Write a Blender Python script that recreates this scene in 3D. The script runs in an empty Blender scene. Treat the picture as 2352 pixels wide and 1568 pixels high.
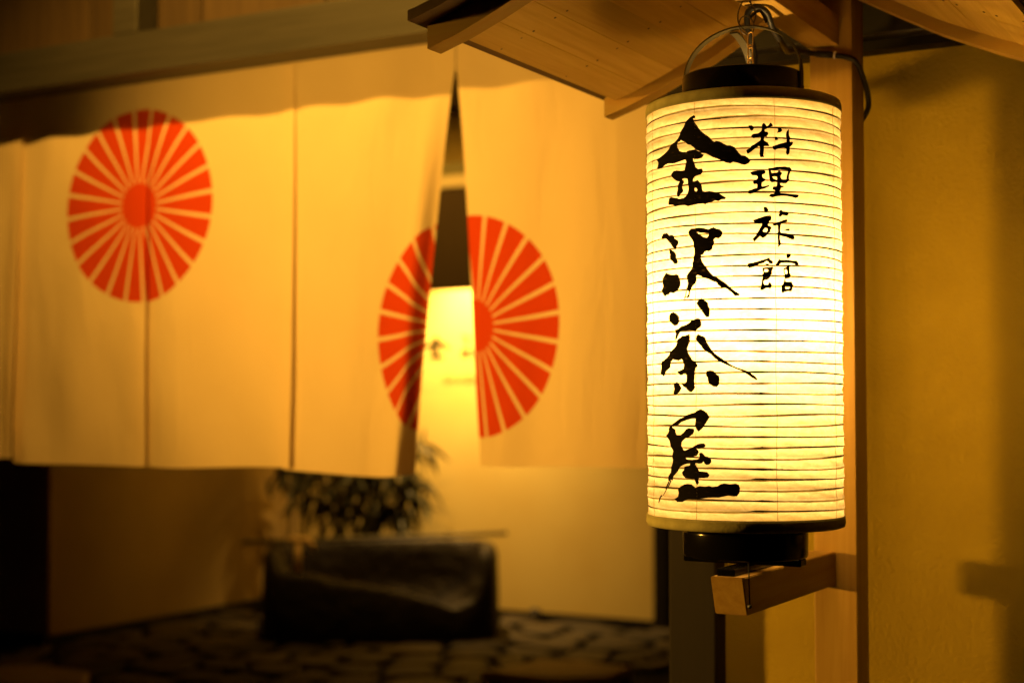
import bpy, bmesh, math, random
import numpy as np
from mathutils import Vector, Matrix
from mathutils.geometry import delaunay_2d_cdt

R = math.radians
scene = bpy.context.scene
col = scene.collection
random.seed(7)

# ------------------------------------------------------------------ camera
EYE = Vector((0.0, 0.0, 1.4))
YAW, PITCH = R(29.2), math.atan(146 / 3450)
cam_d = bpy.data.cameras.new('camera')
cam = bpy.data.objects.new('camera', cam_d); col.objects.link(cam)
cam.location = EYE
cam.rotation_euler = (R(90) + PITCH, 0, YAW)
cam_d.sensor_width = 36.0
cam_d.lens = 36.0 * 3450 / 2352
cam_d.clip_start = 0.05
cam_d.clip_end = 500
cam_d.dof.use_dof = True
cam_d.dof.focus_distance = 1.86
cam_d.dof.aperture_fstop = 3.4
cam_d.dof.aperture_blades = 0
scene.camera = cam

# ------------------------------------------------------------------ world (night) and exposure
world = bpy.data.worlds.new('World'); scene.world = world; world.use_nodes = True
wn = world.node_tree
bg = wn.nodes['Background']
sky = wn.nodes.new('ShaderNodeTexSky'); sky.sky_type = 'NISHITA'; sky.sun_disc = False
sky.sun_elevation = R(-4); sky.sun_rotation = R(200)
wn.links.new(sky.outputs[0], bg.inputs[0]); bg.inputs[1].default_value = 0.004
vs = scene.view_settings
vs.view_transform = 'Standard'; vs.look = 'None'; vs.exposure = 0.0; vs.gamma = 1.0
scene.cycles.use_denoising = True
scene.cycles.max_bounces = 10
scene.cycles.diffuse_bounces = 6
scene.cycles.transmission_bounces = 8
scene.cycles.transparent_max_bounces = 12
scene.cycles.sample_clamp_indirect = 6.0
scene.cycles.caustics_reflective = False
scene.cycles.caustics_refractive = False

# ------------------------------------------------------------------ lamps of the place, plus an added curtain fill
WARM = (1.0, 0.48, 0.055)
LX, LY, LR = -0.6903, 1.8553, 0.1261          # axis and radius of the lantern
def lamp(name, kind, loc, power, radius, color=WARM, aim=None, cone=60, blend=0.6):
    d = bpy.data.lights.new(name, kind); d.energy = power; d.color = color; d.shadow_soft_size = radius
    o = bpy.data.objects.new(name, d); col.objects.link(o); o.location = loc
    if kind == 'SPOT':
        d.spot_size = R(cone); d.spot_blend = blend
        o.rotation_euler = (Vector(aim) - Vector(loc)).to_track_quat('-Z', 'Y').to_euler()
    return o
lamp('lantern_bulb_light', 'POINT', (LX, LY, 1.515), 11.5, 0.012, color=(1.0, 0.57, 0.16))
lamp('curtain_downlight', 'SPOT', (-2.35, 1.95, 3.16), 190.0, 0.03, aim=(-2.55, 3.02, 1.45), cone=96, blend=0.8)
lamp('sign_wall_light', 'SPOT', (-5.15, 8.30, 2.62), 560.0, 0.05, color=(1.0, 0.57, 0.16), aim=(-5.15, 8.75, 1.45), cone=100, blend=1.0)
lamp('hall_light', 'SPOT', (-5.0, 6.75, 3.32), 130.0, 0.04, aim=(-5.1, 7.9, 2.0), cone=105, blend=0.7)
lamp('garden_lamp_light', 'SPOT', (-4.70, 0.20, 1.66), 1050.0, 0.15, aim=(-0.60, 2.25, 1.22), cone=25, blend=0.75)
lamp('curtain_fill_light', 'SPOT', (-3.30, -1.2, 1.25), 800.0, 0.06, aim=(-1.75, 3.03, 2.0), cone=36, blend=1.0)  # added fill spot, brightens the beam's shade on the curtain

# ------------------------------------------------------------------ helpers
MATS = {}
def mat(name, base, rough=0.6, spec=0.3, bump=None, vary=None, grain=None, metal=0.0, coat=0.0):
    m = bpy.data.materials.new(name); m.use_nodes = True
    nt = m.node_tree; b = nt.nodes['Principled BSDF']
    b.inputs['Base Color'].default_value = (*base, 1)
    b.inputs['Roughness'].default_value = rough
    b.inputs['Specular IOR Level'].default_value = spec
    b.inputs['Metallic'].default_value = metal
    b.inputs['Coat Weight'].default_value = coat
    tc = nt.nodes.new('ShaderNodeTexCoord')
    src = None
    if grain:            # (stretch vector, colour b, amount)
        st, cb, amt = grain
        mp = nt.nodes.new('ShaderNodeMapping'); mp.inputs['Scale'].default_value = st
        oi = nt.nodes.new('ShaderNodeObjectInfo')
        off = nt.nodes.new('ShaderNodeVectorMath'); off.operation = 'SCALE'
        off.inputs[0].default_value = (13.1, 7.7, 9.3)
        nt.links.new(oi.outputs['Random'], off.inputs['Scale'])
        nt.links.new(off.outputs[0], mp.inputs['Location'])
        nt.links.new(tc.outputs['Object'], mp.inputs['Vector'])
        n1 = nt.nodes.new('ShaderNodeTexNoise'); n1.inputs['Scale'].default_value = 1.0
        n1.inputs['Detail'].default_value = 5; n1.inputs['Roughness'].default_value = 0.65; n1.inputs['Distortion'].default_value = 0.4
        nt.links.new(mp.outputs[0], n1.inputs['Vector'])
        rp = nt.nodes.new('ShaderNodeValToRGB')
        rp.color_ramp.elements[0].position = 0.36; rp.color_ramp.elements[1].position = 0.66
        rp.color_ramp.elements[0].color = (*base, 1); rp.color_ramp.elements[1].color = (*cb, 1)
        nt.links.new(n1.outputs['Fac'], rp.inputs['Fac'])
        hs = nt.nodes.new('ShaderNodeHueSaturation')
        mr = nt.nodes.new('ShaderNodeMapRange'); mr.inputs['To Min'].default_value = 1 - amt; mr.inputs['To Max'].default_value = 1 + amt
        nt.links.new(oi.outputs['Random'], mr.inputs['Value']); nt.links.new(mr.outputs[0], hs.inputs['Value'])
        nt.links.new(rp.outputs[0], hs.inputs['Color'])
        nt.links.new(hs.outputs[0], b.inputs['Base Color'])
        src = n1
    elif vary:           # (scale, colour b)
        sc, cb = vary
        n1 = nt.nodes.new('ShaderNodeTexNoise'); n1.inputs['Scale'].default_value = sc
        n1.inputs['Detail'].default_value = 6
        nt.links.new(tc.outputs['Object'], n1.inputs['Vector'])
        mx = nt.nodes.new('ShaderNodeMix'); mx.data_type = 'RGBA'
        mx.inputs['A'].default_value = (*base, 1); mx.inputs['B'].default_value = (*cb, 1)
        mr = nt.nodes.new('ShaderNodeMapRange'); mr.inputs['From Min'].default_value = 0.3; mr.inputs['From Max'].default_value = 0.7
        nt.links.new(n1.outputs['Fac'], mr.inputs['Value']); nt.links.new(mr.outputs[0], mx.inputs['Factor'])
        nt.links.new(mx.outputs['Result'], b.inputs['Base Color'])
    if bump:             # (scale, strength, distance)
        n2 = nt.nodes.new('ShaderNodeTexNoise'); n2.inputs['Scale'].default_value = bump[0]; n2.inputs['Detail'].default_value = 4
        nt.links.new(tc.outputs['Object'], n2.inputs['Vector'])
        bp = nt.nodes.new('ShaderNodeBump'); bp.inputs['Strength'].default_value = bump[1]; bp.inputs['Distance'].default_value = bump[2]
        nt.links.new(n2.outputs['Fac'], bp.inputs['Height']); nt.links.new(bp.outputs[0], b.inputs['Normal'])
    MATS[name] = m
    return m

HINOKI, HINOKI2 = (0.44, 0.29, 0.07), (0.35, 0.21, 0.045)
mat('hinoki_y', HINOKI, 0.5, 0.3, grain=((70, 3.2, 70), HINOKI2, 0.10))
mat('hinoki_plank', (0.68, 0.49, 0.13), 0.5, 0.3, grain=((70, 3.2, 70), (0.55, 0.36, 0.08), 0.12))
mat('hinoki_z', HINOKI, 0.5, 0.3, grain=((55, 55, 2.2), HINOKI2, 0.08))
mat('hinoki_x', (0.36, 0.25, 0.06), 0.55, 0.3, grain=((4, 70, 60), HINOKI2, 0.08))
mat('roof_top', (0.16, 0.10, 0.05), 0.6, 0.3, grain=((60, 4, 60), (0.11, 0.07, 0.035), 0.1))
mat('dark_timber', (0.036, 0.034, 0.032), 0.42, 0.4, grain=((3, 60, 60), (0.026, 0.025, 0.023), 0.1))
mat('dark_timber_z', (0.013, 0.010, 0.007), 0.6, 0.2, grain=((60, 60, 3), (0.009, 0.007, 0.005), 0.1))
mat('dark_board', (0.06, 0.040, 0.022), 0.7, 0.2, grain=((50, 50, 3), (0.045, 0.03, 0.018), 0.15))
mat('black_line', (0.012, 0.010, 0.008), 0.6, 0.2)
mat('plaster', (0.35, 0.265, 0.03), 0.95, 0.05, bump=(150, 0.42, 0.0035), vary=(9, (0.31, 0.23, 0.025)))
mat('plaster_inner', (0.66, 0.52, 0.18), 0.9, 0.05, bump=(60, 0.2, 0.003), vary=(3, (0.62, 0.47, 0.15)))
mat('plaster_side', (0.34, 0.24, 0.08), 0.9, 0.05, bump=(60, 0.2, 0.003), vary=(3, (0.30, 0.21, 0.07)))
mat('baseboard', (0.010, 0.008, 0.006), 0.5, 0.3)
mat('lacquer', (0.004, 0.0035, 0.003), 0.16, 0.14)
mat('bail_iron', (0.050, 0.043, 0.02), 0.5, 0.3)
mat('brass', (0.75, 0.52, 0.22), 0.3, 0.5, metal=1.0)
mat('wire', (0.10, 0.08, 0.05), 0.35, 0.5, metal=0.7)
mat('rubber', (0.010, 0.010, 0.010), 0.5, 0.4)
mat('tape', (0.10, 0.09, 0.05), 0.45, 0.4)
mat('tie', (0.75, 0.72, 0.6), 0.4, 0.4)
mat('nail', (0.10, 0.085, 0.06), 0.4, 0.5, metal=0.6)
mat('rim_cloth', (0.42, 0.40, 0.20), 0.9, 0.1, bump=(300, 0.5, 0.001), vary=(60, (0.32, 0.30, 0.14)))
mat('bamboo_rib', (0.03, 0.016, 0.006), 0.7, 0.2)
mat('thread', (0.62, 0.45, 0.16), 0.9, 0.0)
mat('ink', (0.004, 0.0035, 0.003), 0.9, 0.02)
mat('basin_wood', (0.010, 0.007, 0.0045), 0.6, 0.3, bump=(14, 0.8, 0.02), vary=(7, (0.020, 0.014, 0.008)))
mat('bamboo_pale', (0.80, 0.58, 0.30), 0.5, 0.3)
mat('bamboo_pole', (0.10, 0.085, 0.04), 0.5, 0.3)
mat('bamboo_stem', (0.14, 0.10, 0.04), 0.5, 0.3)
mat('leaf', (0.042, 0.040, 0.013), 0.55, 0.3)
mat('flagstone', (0.055, 0.041, 0.020), 0.7, 0.3, bump=(18, 0.5, 0.01), grain=((7, 7, 7), (0.030, 0.024, 0.012), 0.45))
mat('mortar', (0.008, 0.0065, 0.004), 0.9, 0.1, bump=(40, 0.5, 0.01))
mat('pale_stone', (0.30, 0.22, 0.11), 0.75, 0.2, bump=(25, 0.4, 0.008), vary=(12, (0.24, 0.17, 0.08)))
mat('paving', (0.10, 0.085, 0.06), 0.85, 0.2, bump=(30, 0.4, 0.01), vary=(5, (0.08, 0.065, 0.045)))
mat('gold_letter', (0.55, 0.38, 0.10), 0.4, 0.4)
mat('ceiling', (0.10, 0.075, 0.05), 0.8, 0.1)
mat('white_trim', (0.60, 0.52, 0.36), 0.6, 0.2)
mat('grey_trim', (0.16, 0.15, 0.08), 0.6, 0.2)

def paper_material():
    m = bpy.data.materials.new('washi_paper'); m.use_nodes = True
    nt = m.node_tree; nt.nodes.clear(); N = nt.nodes.new
    out = N('ShaderNodeOutputMaterial'); tc = N('ShaderNodeTexCoord')
    mp = N('ShaderNodeMapping'); mp.inputs['Scale'].default_value = (60, 60, 130); mp.inputs['Rotation'].default_value = (0.4, 0.3, 0.2)
    n1 = N('ShaderNodeTexNoise'); n1.inputs['Scale'].default_value = 1.0; n1.inputs['Detail'].default_value = 6; n1.inputs['Roughness'].default_value = 0.7; n1.inputs['Distortion'].default_value = 1.2
    nt.links.new(tc.outputs['Object'], mp.inputs[0]); nt.links.new(mp.outputs[0], n1.inputs['Vector'])
    rp = N('ShaderNodeValToRGB'); rp.color_ramp.elements[0].position = 0.3; rp.color_ramp.elements[1].position = 0.75
    rp.color_ramp.elements[0].color = (0.60, 0.51, 0.33, 1); rp.color_ramp.elements[1].color = (0.90, 0.84, 0.66, 1)
    nt.links.new(n1.outputs['Fac'], rp.inputs[0])
    tr = N('ShaderNodeBsdfTranslucent'); df = N('ShaderNodeBsdfDiffuse'); tp = N('ShaderNodeBsdfTransparent')
    nt.links.new(rp.outputs[0], tr.inputs[0])
    df.inputs[0].default_value = (0.55, 0.47, 0.30, 1)
    tp.inputs[0].default_value = (1.0, 0.86, 0.6, 1)
    m1 = N('ShaderNodeMixShader'); m1.inputs[0].default_value = 0.80
    nt.links.new(df.outputs[0], m1.inputs[1]); nt.links.new(tr.outputs[0], m1.inputs[2])
    m2 = N('ShaderNodeMixShader'); m2.inputs[0].default_value = 0.10
    nt.links.new(m1.outputs[0], m2.inputs[1]); nt.links.new(tp.outputs[0], m2.inputs[2])
    nt.links.new(m2.outputs[0], out.inputs[0])
    MATS['paper'] = m
paper_material()
def ink_material():
    m = bpy.data.materials.new('brush_ink'); m.use_nodes = True; nt = m.node_tree; N = nt.nodes.new
    b = nt.nodes['Principled BSDF']; b.inputs['Base Color'].default_value = (.004, .0033, .0028, 1); b.inputs['Roughness'].default_value = .8; b.inputs['Specular IOR Level'].default_value = .05
    tc = N('ShaderNodeTexCoord'); mp = N('ShaderNodeMapping'); mp.inputs['Scale'].default_value = (160, 160, 420); mp.inputs['Rotation'].default_value = (0.5, 0.7, 0.2)
    n = N('ShaderNodeTexNoise'); n.inputs['Scale'].default_value = 1; n.inputs['Detail'].default_value = 4
    nt.links.new(tc.outputs['Object'], mp.inputs[0]); nt.links.new(mp.outputs[0], n.inputs['Vector'])
    mr = N('ShaderNodeMapRange'); mr.inputs['From Min'].default_value = .62; mr.inputs['From Max'].default_value = .80; mr.inputs['To Max'].default_value = .02
    nt.links.new(n.outputs['Fac'], mr.inputs['Value'])
    t = N('ShaderNodeBsdfTransparent'); t.inputs[0].default_value = (1, .7, .4, 1); mx = N('ShaderNodeMixShader')
    nt.links.new(mr.outputs[0], mx.inputs[0]); nt.links.new(b.outputs[0], mx.inputs[1]); nt.links.new(t.outputs[0], mx.inputs[2])
    nt.links.new(mx.outputs[0], nt.nodes['Material Output'].inputs[0]); MATS['brush_ink'] = m
ink_material()

def noren_material(discs, rad):
    m = bpy.data.materials.new('noren_cloth'); m.use_nodes = True
    nt = m.node_tree; nt.nodes.clear(); N = nt.nodes.new; L = nt.links.new
    def math_(op, a, b=None, c=None):
        n = N('ShaderNodeMath'); n.operation = op
        for i, v in enumerate((a, b, c)):
            if v is None: continue
            if isinstance(v, (int, float)): n.inputs[i].default_value = v
            else: L(v, n.inputs[i])
        return n.outputs[0]
    uv = N('ShaderNodeUVMap'); uv.uv_map = 'flat'
    sp = N('ShaderNodeSeparateXYZ'); L(uv.outputs[0], sp.inputs[0])
    total = None
    for (cx, cz) in discs:
        dx = math_('SUBTRACT', sp.outputs[0], cx); dz = math_('SUBTRACT', sp.outputs[1], cz)
        r = math_('SQRT', math_('ADD', math_('MULTIPLY', dx, dx), math_('MULTIPLY', dz, dz)))
        ang = math_('ARCTAN2', dz, dx)
        u = math_('ADD', math_('MULTIPLY', ang, 24 / (2 * math.pi)), 100.0 - R(5) * 24 / (2 * math.pi))
        fr = math_('ABSOLUTE', math_('SUBTRACT', math_('FRACT', u), 0.5))          # 0.5 on the spoke
        dist = math_('MULTIPLY', math_('SUBTRACT', 0.5, fr), math_('MULTIPLY', r, 2 * math.pi / 24))
        spoke = math_('MULTIPLY', math_('LESS_THAN', dist, math_('ADD', math_("MULTIPLY", r, 0.0160), 0.0014)), math_('GREATER_THAN', r, rad * 0.235))
        disc = math_('MULTIPLY', math_('LESS_THAN', r, rad), math_('SUBTRACT', 1.0, spoke))
        total = disc if total is None else math_('MAXIMUM', total, disc)
    mx = N('ShaderNodeMix'); mx.data_type = 'RGBA'
    n1 = N('ShaderNodeTexNoise'); n1.inputs['Scale'].default_value = 6; n1.inputs['Detail'].default_value = 5
    L(uv.outputs[0], n1.inputs['Vector'])
    rp = N('ShaderNodeValToRGB'); rp.color_ramp.elements[0].color = (0.77, 0.62, 0.40, 1); rp.color_ramp.elements[1].color = (0.83, 0.68, 0.46, 1)
    L(n1.outputs['Fac'], rp.inputs[0]); L(rp.outputs[0], mx.inputs['A'])
    mx.inputs['B'].default_value = (0.60, 0.062, 0.008, 1)
    L(total, mx.inputs['Factor'])
    df = N('ShaderNodeBsdfDiffuse'); tr = N('ShaderNodeBsdfTranslucent')
    L(mx.outputs['Result'], df.inputs[0]); L(mx.outputs['Result'], tr.inputs[0])
    # woven relief
    wv = N('ShaderNodeTexNoise'); wv.inputs['Scale'].default_value = 260; L(uv.outputs[0], wv.inputs['Vector'])
    bp = N('ShaderNodeBump'); bp.inputs['Strength'].default_value = 0.15; bp.inputs['Distance'].default_value = 0.001
    mpw = N('ShaderNodeMapping'); mpw.inputs['Rotation'].default_value = (0, 0, 0.5); mpw.inputs['Scale'].default_value = (9, 2.6, 1); L(uv.outputs[0], mpw.inputs[0])
    cr = N('ShaderNodeTexNoise'); cr.inputs['Scale'].default_value = 1.0; cr.inputs['Detail'].default_value = 3; cr.inputs['Distortion'].default_value = 0.8; L(mpw.outputs[0], cr.inputs['Vector'])
    b2 = N('ShaderNodeBump'); b2.inputs['Strength'].default_value = 0.8; b2.inputs['Distance'].default_value = 0.010
    L(cr.outputs['Fac'], b2.inputs['Height']); L(b2.outputs[0], bp.inputs['Normal'])
    L(wv.outputs['Fac'], bp.inputs['Height']); L(bp.outputs[0], df.inputs['Normal'])
    ms = N('ShaderNodeMixShader'); ms.inputs[0].default_value = 0.22
    L(df.outputs[0], ms.inputs[1]); L(tr.outputs[0], ms.inputs[2])
    out = N('ShaderNodeOutputMaterial'); L(ms.outputs[0], out.inputs[0])
    MATS['noren'] = m

def link(o, parent=None):
    col.objects.link(o)
    if parent is not None: o.parent = parent
    return o
def mesh_obj(name, verts, faces, m, parent=None, smooth=False, loc=None):
    me = bpy.data.meshes.new(name); me.from_pydata([tuple(v) for v in verts], [], faces); me.update()
    if isinstance(m, str): m = MATS[m]
    me.materials.append(m)
    if smooth: me.polygons.foreach_set('use_smooth', [True] * len(me.polygons))
    o = bpy.data.objects.new(name, me)
    if loc is not None: o.location = loc
    return link(o, parent)
def bm_obj(name, bm, m, parent=None, smooth=False, loc=None):
    me = bpy.data.meshes.new(name); bm.to_mesh(me); bm.free()
    me.materials.append(MATS[m])
    if smooth: me.polygons.foreach_set('use_smooth', [True] * len(me.polygons))
    o = bpy.data.objects.new(name, me)
    if loc is not None: o.location = loc
    return link(o, parent)
def box(name, lo, hi, m, parent=None, bevel=0.002, seg=1):
    lo, hi = Vector(lo), Vector(hi); c = (lo + hi) / 2
    bm = bmesh.new(); bmesh.ops.create_cube(bm, size=1.0, matrix=Matrix.Diagonal((*(hi - lo), 1)))
    if bevel: bmesh.ops.bevel(bm, geom=bm.edges[:], offset=bevel, segments=seg, affect='EDGES', profile=0.6)
    return bm_obj(name, bm, m, parent, loc=c - (parent.location if parent is not None else Vector()))
def tag(o, label=None, cat=None, group=None, kind=None):
    if label: o['label'] = label
    if cat: o['category'] = cat
    if group: o['group'] = group
    if kind: o['kind'] = kind
    return o
def empty(name, loc, label, cat, group=None):
    o = bpy.data.objects.new(name, None); link(o); o.location = loc; o.empty_display_size = 0.1
    return tag(o, label, cat, group)
def lathe(name, prof, m, parent=None, n=64, center=(0, 0), smooth=True, close=False):
    verts, faces = [], []
    k = len(prof)
    for i in range(n):
        a = 2 * math.pi * i / n
        for (r, z) in prof: verts.append((center[0] + r * math.cos(a), center[1] + r * math.sin(a), z))
    for i in range(n):
        j = (i + 1) % n
        for q in range(k if close else k - 1):
            q2 = (q + 1) % k
            faces.append((i * k + q, j * k + q, j * k + q2, i * k + q2))
    return mesh_obj(name, verts, faces, m, parent, smooth)
def tube_data(path, rad, n=8, cap=True, flat=None):
    """tube along a polyline; rad number or list; flat=(a,b) gives an a x b strip"""
    P = [Vector(p) for p in path]; verts, faces = [], []
    up = Vector((0, 0, 1)); prev = None
    for i, p in enumerate(P):
        t = (P[min(i + 1, len(P) - 1)] - P[max(i - 1, 0)]).normalized()
        if prev is None:
            ref = Vector((0, 0, 1)) if abs(t.z) < 0.9 else Vector((1, 0, 0))
            s = t.cross(ref).normalized()
        else:
            s = (prev - t * prev.dot(t)).normalized()
        prev = s; w = t.cross(s)
        r = rad[i] if isinstance(rad, (list, tuple)) else rad
        for k in range(n):
            a = 2 * math.pi * k / n
            verts.append(p + s * math.cos(a) * r + w * math.sin(a) * r)
    for i in range(len(P) - 1):
        for k in range(n):
            k2 = (k + 1) % n
            faces.append((i * n + k, i * n + k2, (i + 1) * n + k2, (i + 1) * n + k))
    if cap:
        faces.append(tuple(reversed(range(n)))); faces.append(tuple((len(P) - 1) * n + k for k in range(n)))
    return verts, faces
def tube(name, path, rad, m, parent=None, n=8, smooth=True):
    v, f = tube_data(path, rad, n); return mesh_obj(name, v, f, m, parent, smooth)
def spline(pts, n=8):
    P = [Vector(p) for p in pts]; out = []
    for i in range(len(P) - 1):
        p0, p1, p2, p3 = P[max(i - 1, 0)], P[i], P[i + 1], P[min(i + 2, len(P) - 1)]
        for k in range(n):
            t = k / n
            out.append(0.5 * ((2 * p1) + (p2 - p0) * t + (2 * p0 - 5 * p1 + 4 * p2 - p3) * t * t + (3 * p1 - p0 - 3 * p2 + p3) * t ** 3))
    out.append(P[-1]); return out

# ================================================================== SETTING
YW = 2.33                 # face of the plastered wall
K = 0.8882                # the curtain plane relative to the survey plane
def NZ(z): return 1.4 + (z - 1.4) * K
# ground outside
g = mesh_obj('pavement', [(-60, -60, -0.02), (60, -60, -0.02), (60, 3.05, -0.02), (-60, 3.05, -0.02)], [(0, 1, 2, 3)], 'paving'); tag(g, kind='structure')

# plastered wall right of the entrance
w = box('plaster_wall', (-0.945, YW, -0.02), (3.2, YW + 0.16, 3.0), 'plaster', bevel=0)
tag(w, 'ochre textured plaster wall behind the lantern post', 'wall')
# pillar beside the entrance
p = box('entrance_pillar', (-0.986, 2.29, -0.02), (-0.902, 2.42, 1.945), 'dark_timber_z', bevel=0.004)
tag(p, 'dark timber pillar between the entrance and the plaster wall', 'pillar')
# lintel along the top of the plaster wall
e = empty('wall_lintel', (-0.95, 2.27, 1.956), 'dark timber beam along the top of the plaster wall', 'beam')
box('beam', (-0.99, 2.262, 1.966), (3.2, 2.329, 2.25), 'dark_timber', e, bevel=0.003)
box('shadow_strip', (-0.99, 2.292, 1.950), (3.2, 2.328, 1.965), 'black_line', e, bevel=0)

# beam over the curtain
e = empty('entrance_beam', (-2.7, 2.90, 2.26), 'long dark timber beam over the curtain with a short strut', 'beam')
box('beam', (-5.8, 2.904, NZ(2.37)), (-1.07, 3.006, NZ(2.492)), 'dark_timber', e, bevel=0.004, seg=2)
box('strut', (-2.833, 2.909, NZ(2.493)), (-2.748, 2.989, 3.235), 'dark_timber', e, bevel=0.003)
e2 = empty('transom_panel', (-2.7, 2.99, 2.4), 'dark brown boarded panel above the entrance beam', 'panel')
x = -5.8
while x < -1.10:
    x1 = min(x + 0.40, -1.07)
    box('board', (x + 0.002, 2.991, NZ(2.4935)), (x1 - 0.002, 3.005, 3.235), 'dark_board', e2, bevel=0.002)
    x = x1
# eaves
s = box('eaves_ceiling', (-5.8, 1.6, 3.24), (-0.4, 3.2, 3.30), 'ceiling', bevel=0); tag(s, kind='structure')
# downlight fitting in the eaves
e = empty('ceiling_downlight', (-2.35, 1.95, 3.24), 'small round downlight fitting under the eaves', 'lamp')
lathe('housing', [(0.055, 3.239), (0.055, 3.18), (0.050, 3.18), (0.050, 3.23), (0.0, 3.23)], 'rubber', None, 24)
h = bpy.data.objects['housing']; h.location = (-2.35, 1.95, 0); h.parent = e; h.matrix_parent_inverse = e.matrix_basis.inverted()

e = empty('pole_spotlight', (-4.74, 0.18, -0.02), 'slim garden spotlight on a pole aimed at the lantern', 'lamp')
tube('pole', [(0, 0, 0), (0, 0, 1.60)], 0.016, 'rubber', e, 10)
tube('head', [(-0.09, -0.045, 1.68), (0.02, 0.010, 1.68)], 0.05, 'rubber', e, 16)
e = empty('pole_spotlight', (-3.33, -1.28, -0.02), 'added low fill spotlight on a pole aimed at the curtain', 'lamp')  # invented fixture to carry the added curtain fill
tube('pole', [(0, 0, 0), (0, 0, 1.20)], 0.016, 'rubber', e, 10)
tube('head', [(-0.035, -0.09, 1.25), (0.015, 0.035, 1.27)], 0.05, 'rubber', e, 16)
# interior shell
f = mesh_obj('interior_floor', [(-9, 3.06, -0.012), (-3.4, 3.06, -0.012), (-3.4, 9.0, -0.012), (-9, 9.0, -0.012)], [(0, 1, 2, 3)], 'mortar'); tag(f, kind='structure')
f2 = mesh_obj('interior_floor_side', [(-3.4, 3.06, -0.012), (-0.9, 3.06, -0.012), (-0.9, 9.0, -0.012), (-3.4, 9.0, -0.012)], [(0, 1, 2, 3)], 'mortar')
f2.name = 'hall_floor'; tag(f2, kind='structure')
bw = empty('sign_wall', (-5.0, 8.75, 0), 'softly lit ochre wall behind the curtain carrying black lettering', 'wall')
box('wall', (-6.64, 8.75, 0.0), (-1.0, 8.9, 3.4), 'plaster_inner', bw, bevel=0)
box('baseboard', (-6.63, 8.735, 0.0), (-1.0, 8.749, 0.045), 'baseboard', bw, bevel=0)
sw = empty('side_wall', (-6.69, 7.5, 0), 'dim brown interior side wall left of the basin', 'wall')
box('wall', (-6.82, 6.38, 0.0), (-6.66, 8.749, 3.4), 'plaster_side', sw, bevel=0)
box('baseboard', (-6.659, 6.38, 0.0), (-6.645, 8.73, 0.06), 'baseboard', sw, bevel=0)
nw = empty('near_wall', (-7.5, 6.38, 0), 'very dark interior wall face at the far left', 'wall')
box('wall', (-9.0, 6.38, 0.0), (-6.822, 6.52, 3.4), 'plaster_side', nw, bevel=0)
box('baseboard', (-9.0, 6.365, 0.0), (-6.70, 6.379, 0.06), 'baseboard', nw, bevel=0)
cp = box('corner_post', (-3.83, 8.66, 0.0), (-3.74, 8.748, 3.3), 'dark_timber_z'); tag(cp, 'slim dark timber post at the right end of the sign wall', 'post')
hc = box('hall_ceiling', (-9, 3.22, 3.41), (-0.9, 9.0, 3.47), 'ceiling', bevel=0); tag(hc, kind='structure')
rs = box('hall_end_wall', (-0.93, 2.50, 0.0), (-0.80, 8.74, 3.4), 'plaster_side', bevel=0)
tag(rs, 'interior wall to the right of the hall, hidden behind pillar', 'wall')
rs['label'] = 'narrow interior wall at the right end of the hall'
tr = empty('hanging_transom', (-5.0, 8.1, 2.12), 'dark hanging transom across the hall with pale rail on top', 'transom')
box('panel', (-6.655, 8.05, 2.125), (-1.06, 8.10, 2.765), 'dark_board', tr, bevel=0.002)
box('rail', (-6.655, 8.03, 2.768), (-1.06, 8.11, 2.845), 'white_trim', tr, bevel=0.003)
box('rail', (-6.655, 8.06, 2.848), (-1.06, 8.10, 2.93), 'grey_trim', tr, bevel=0.003)

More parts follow.
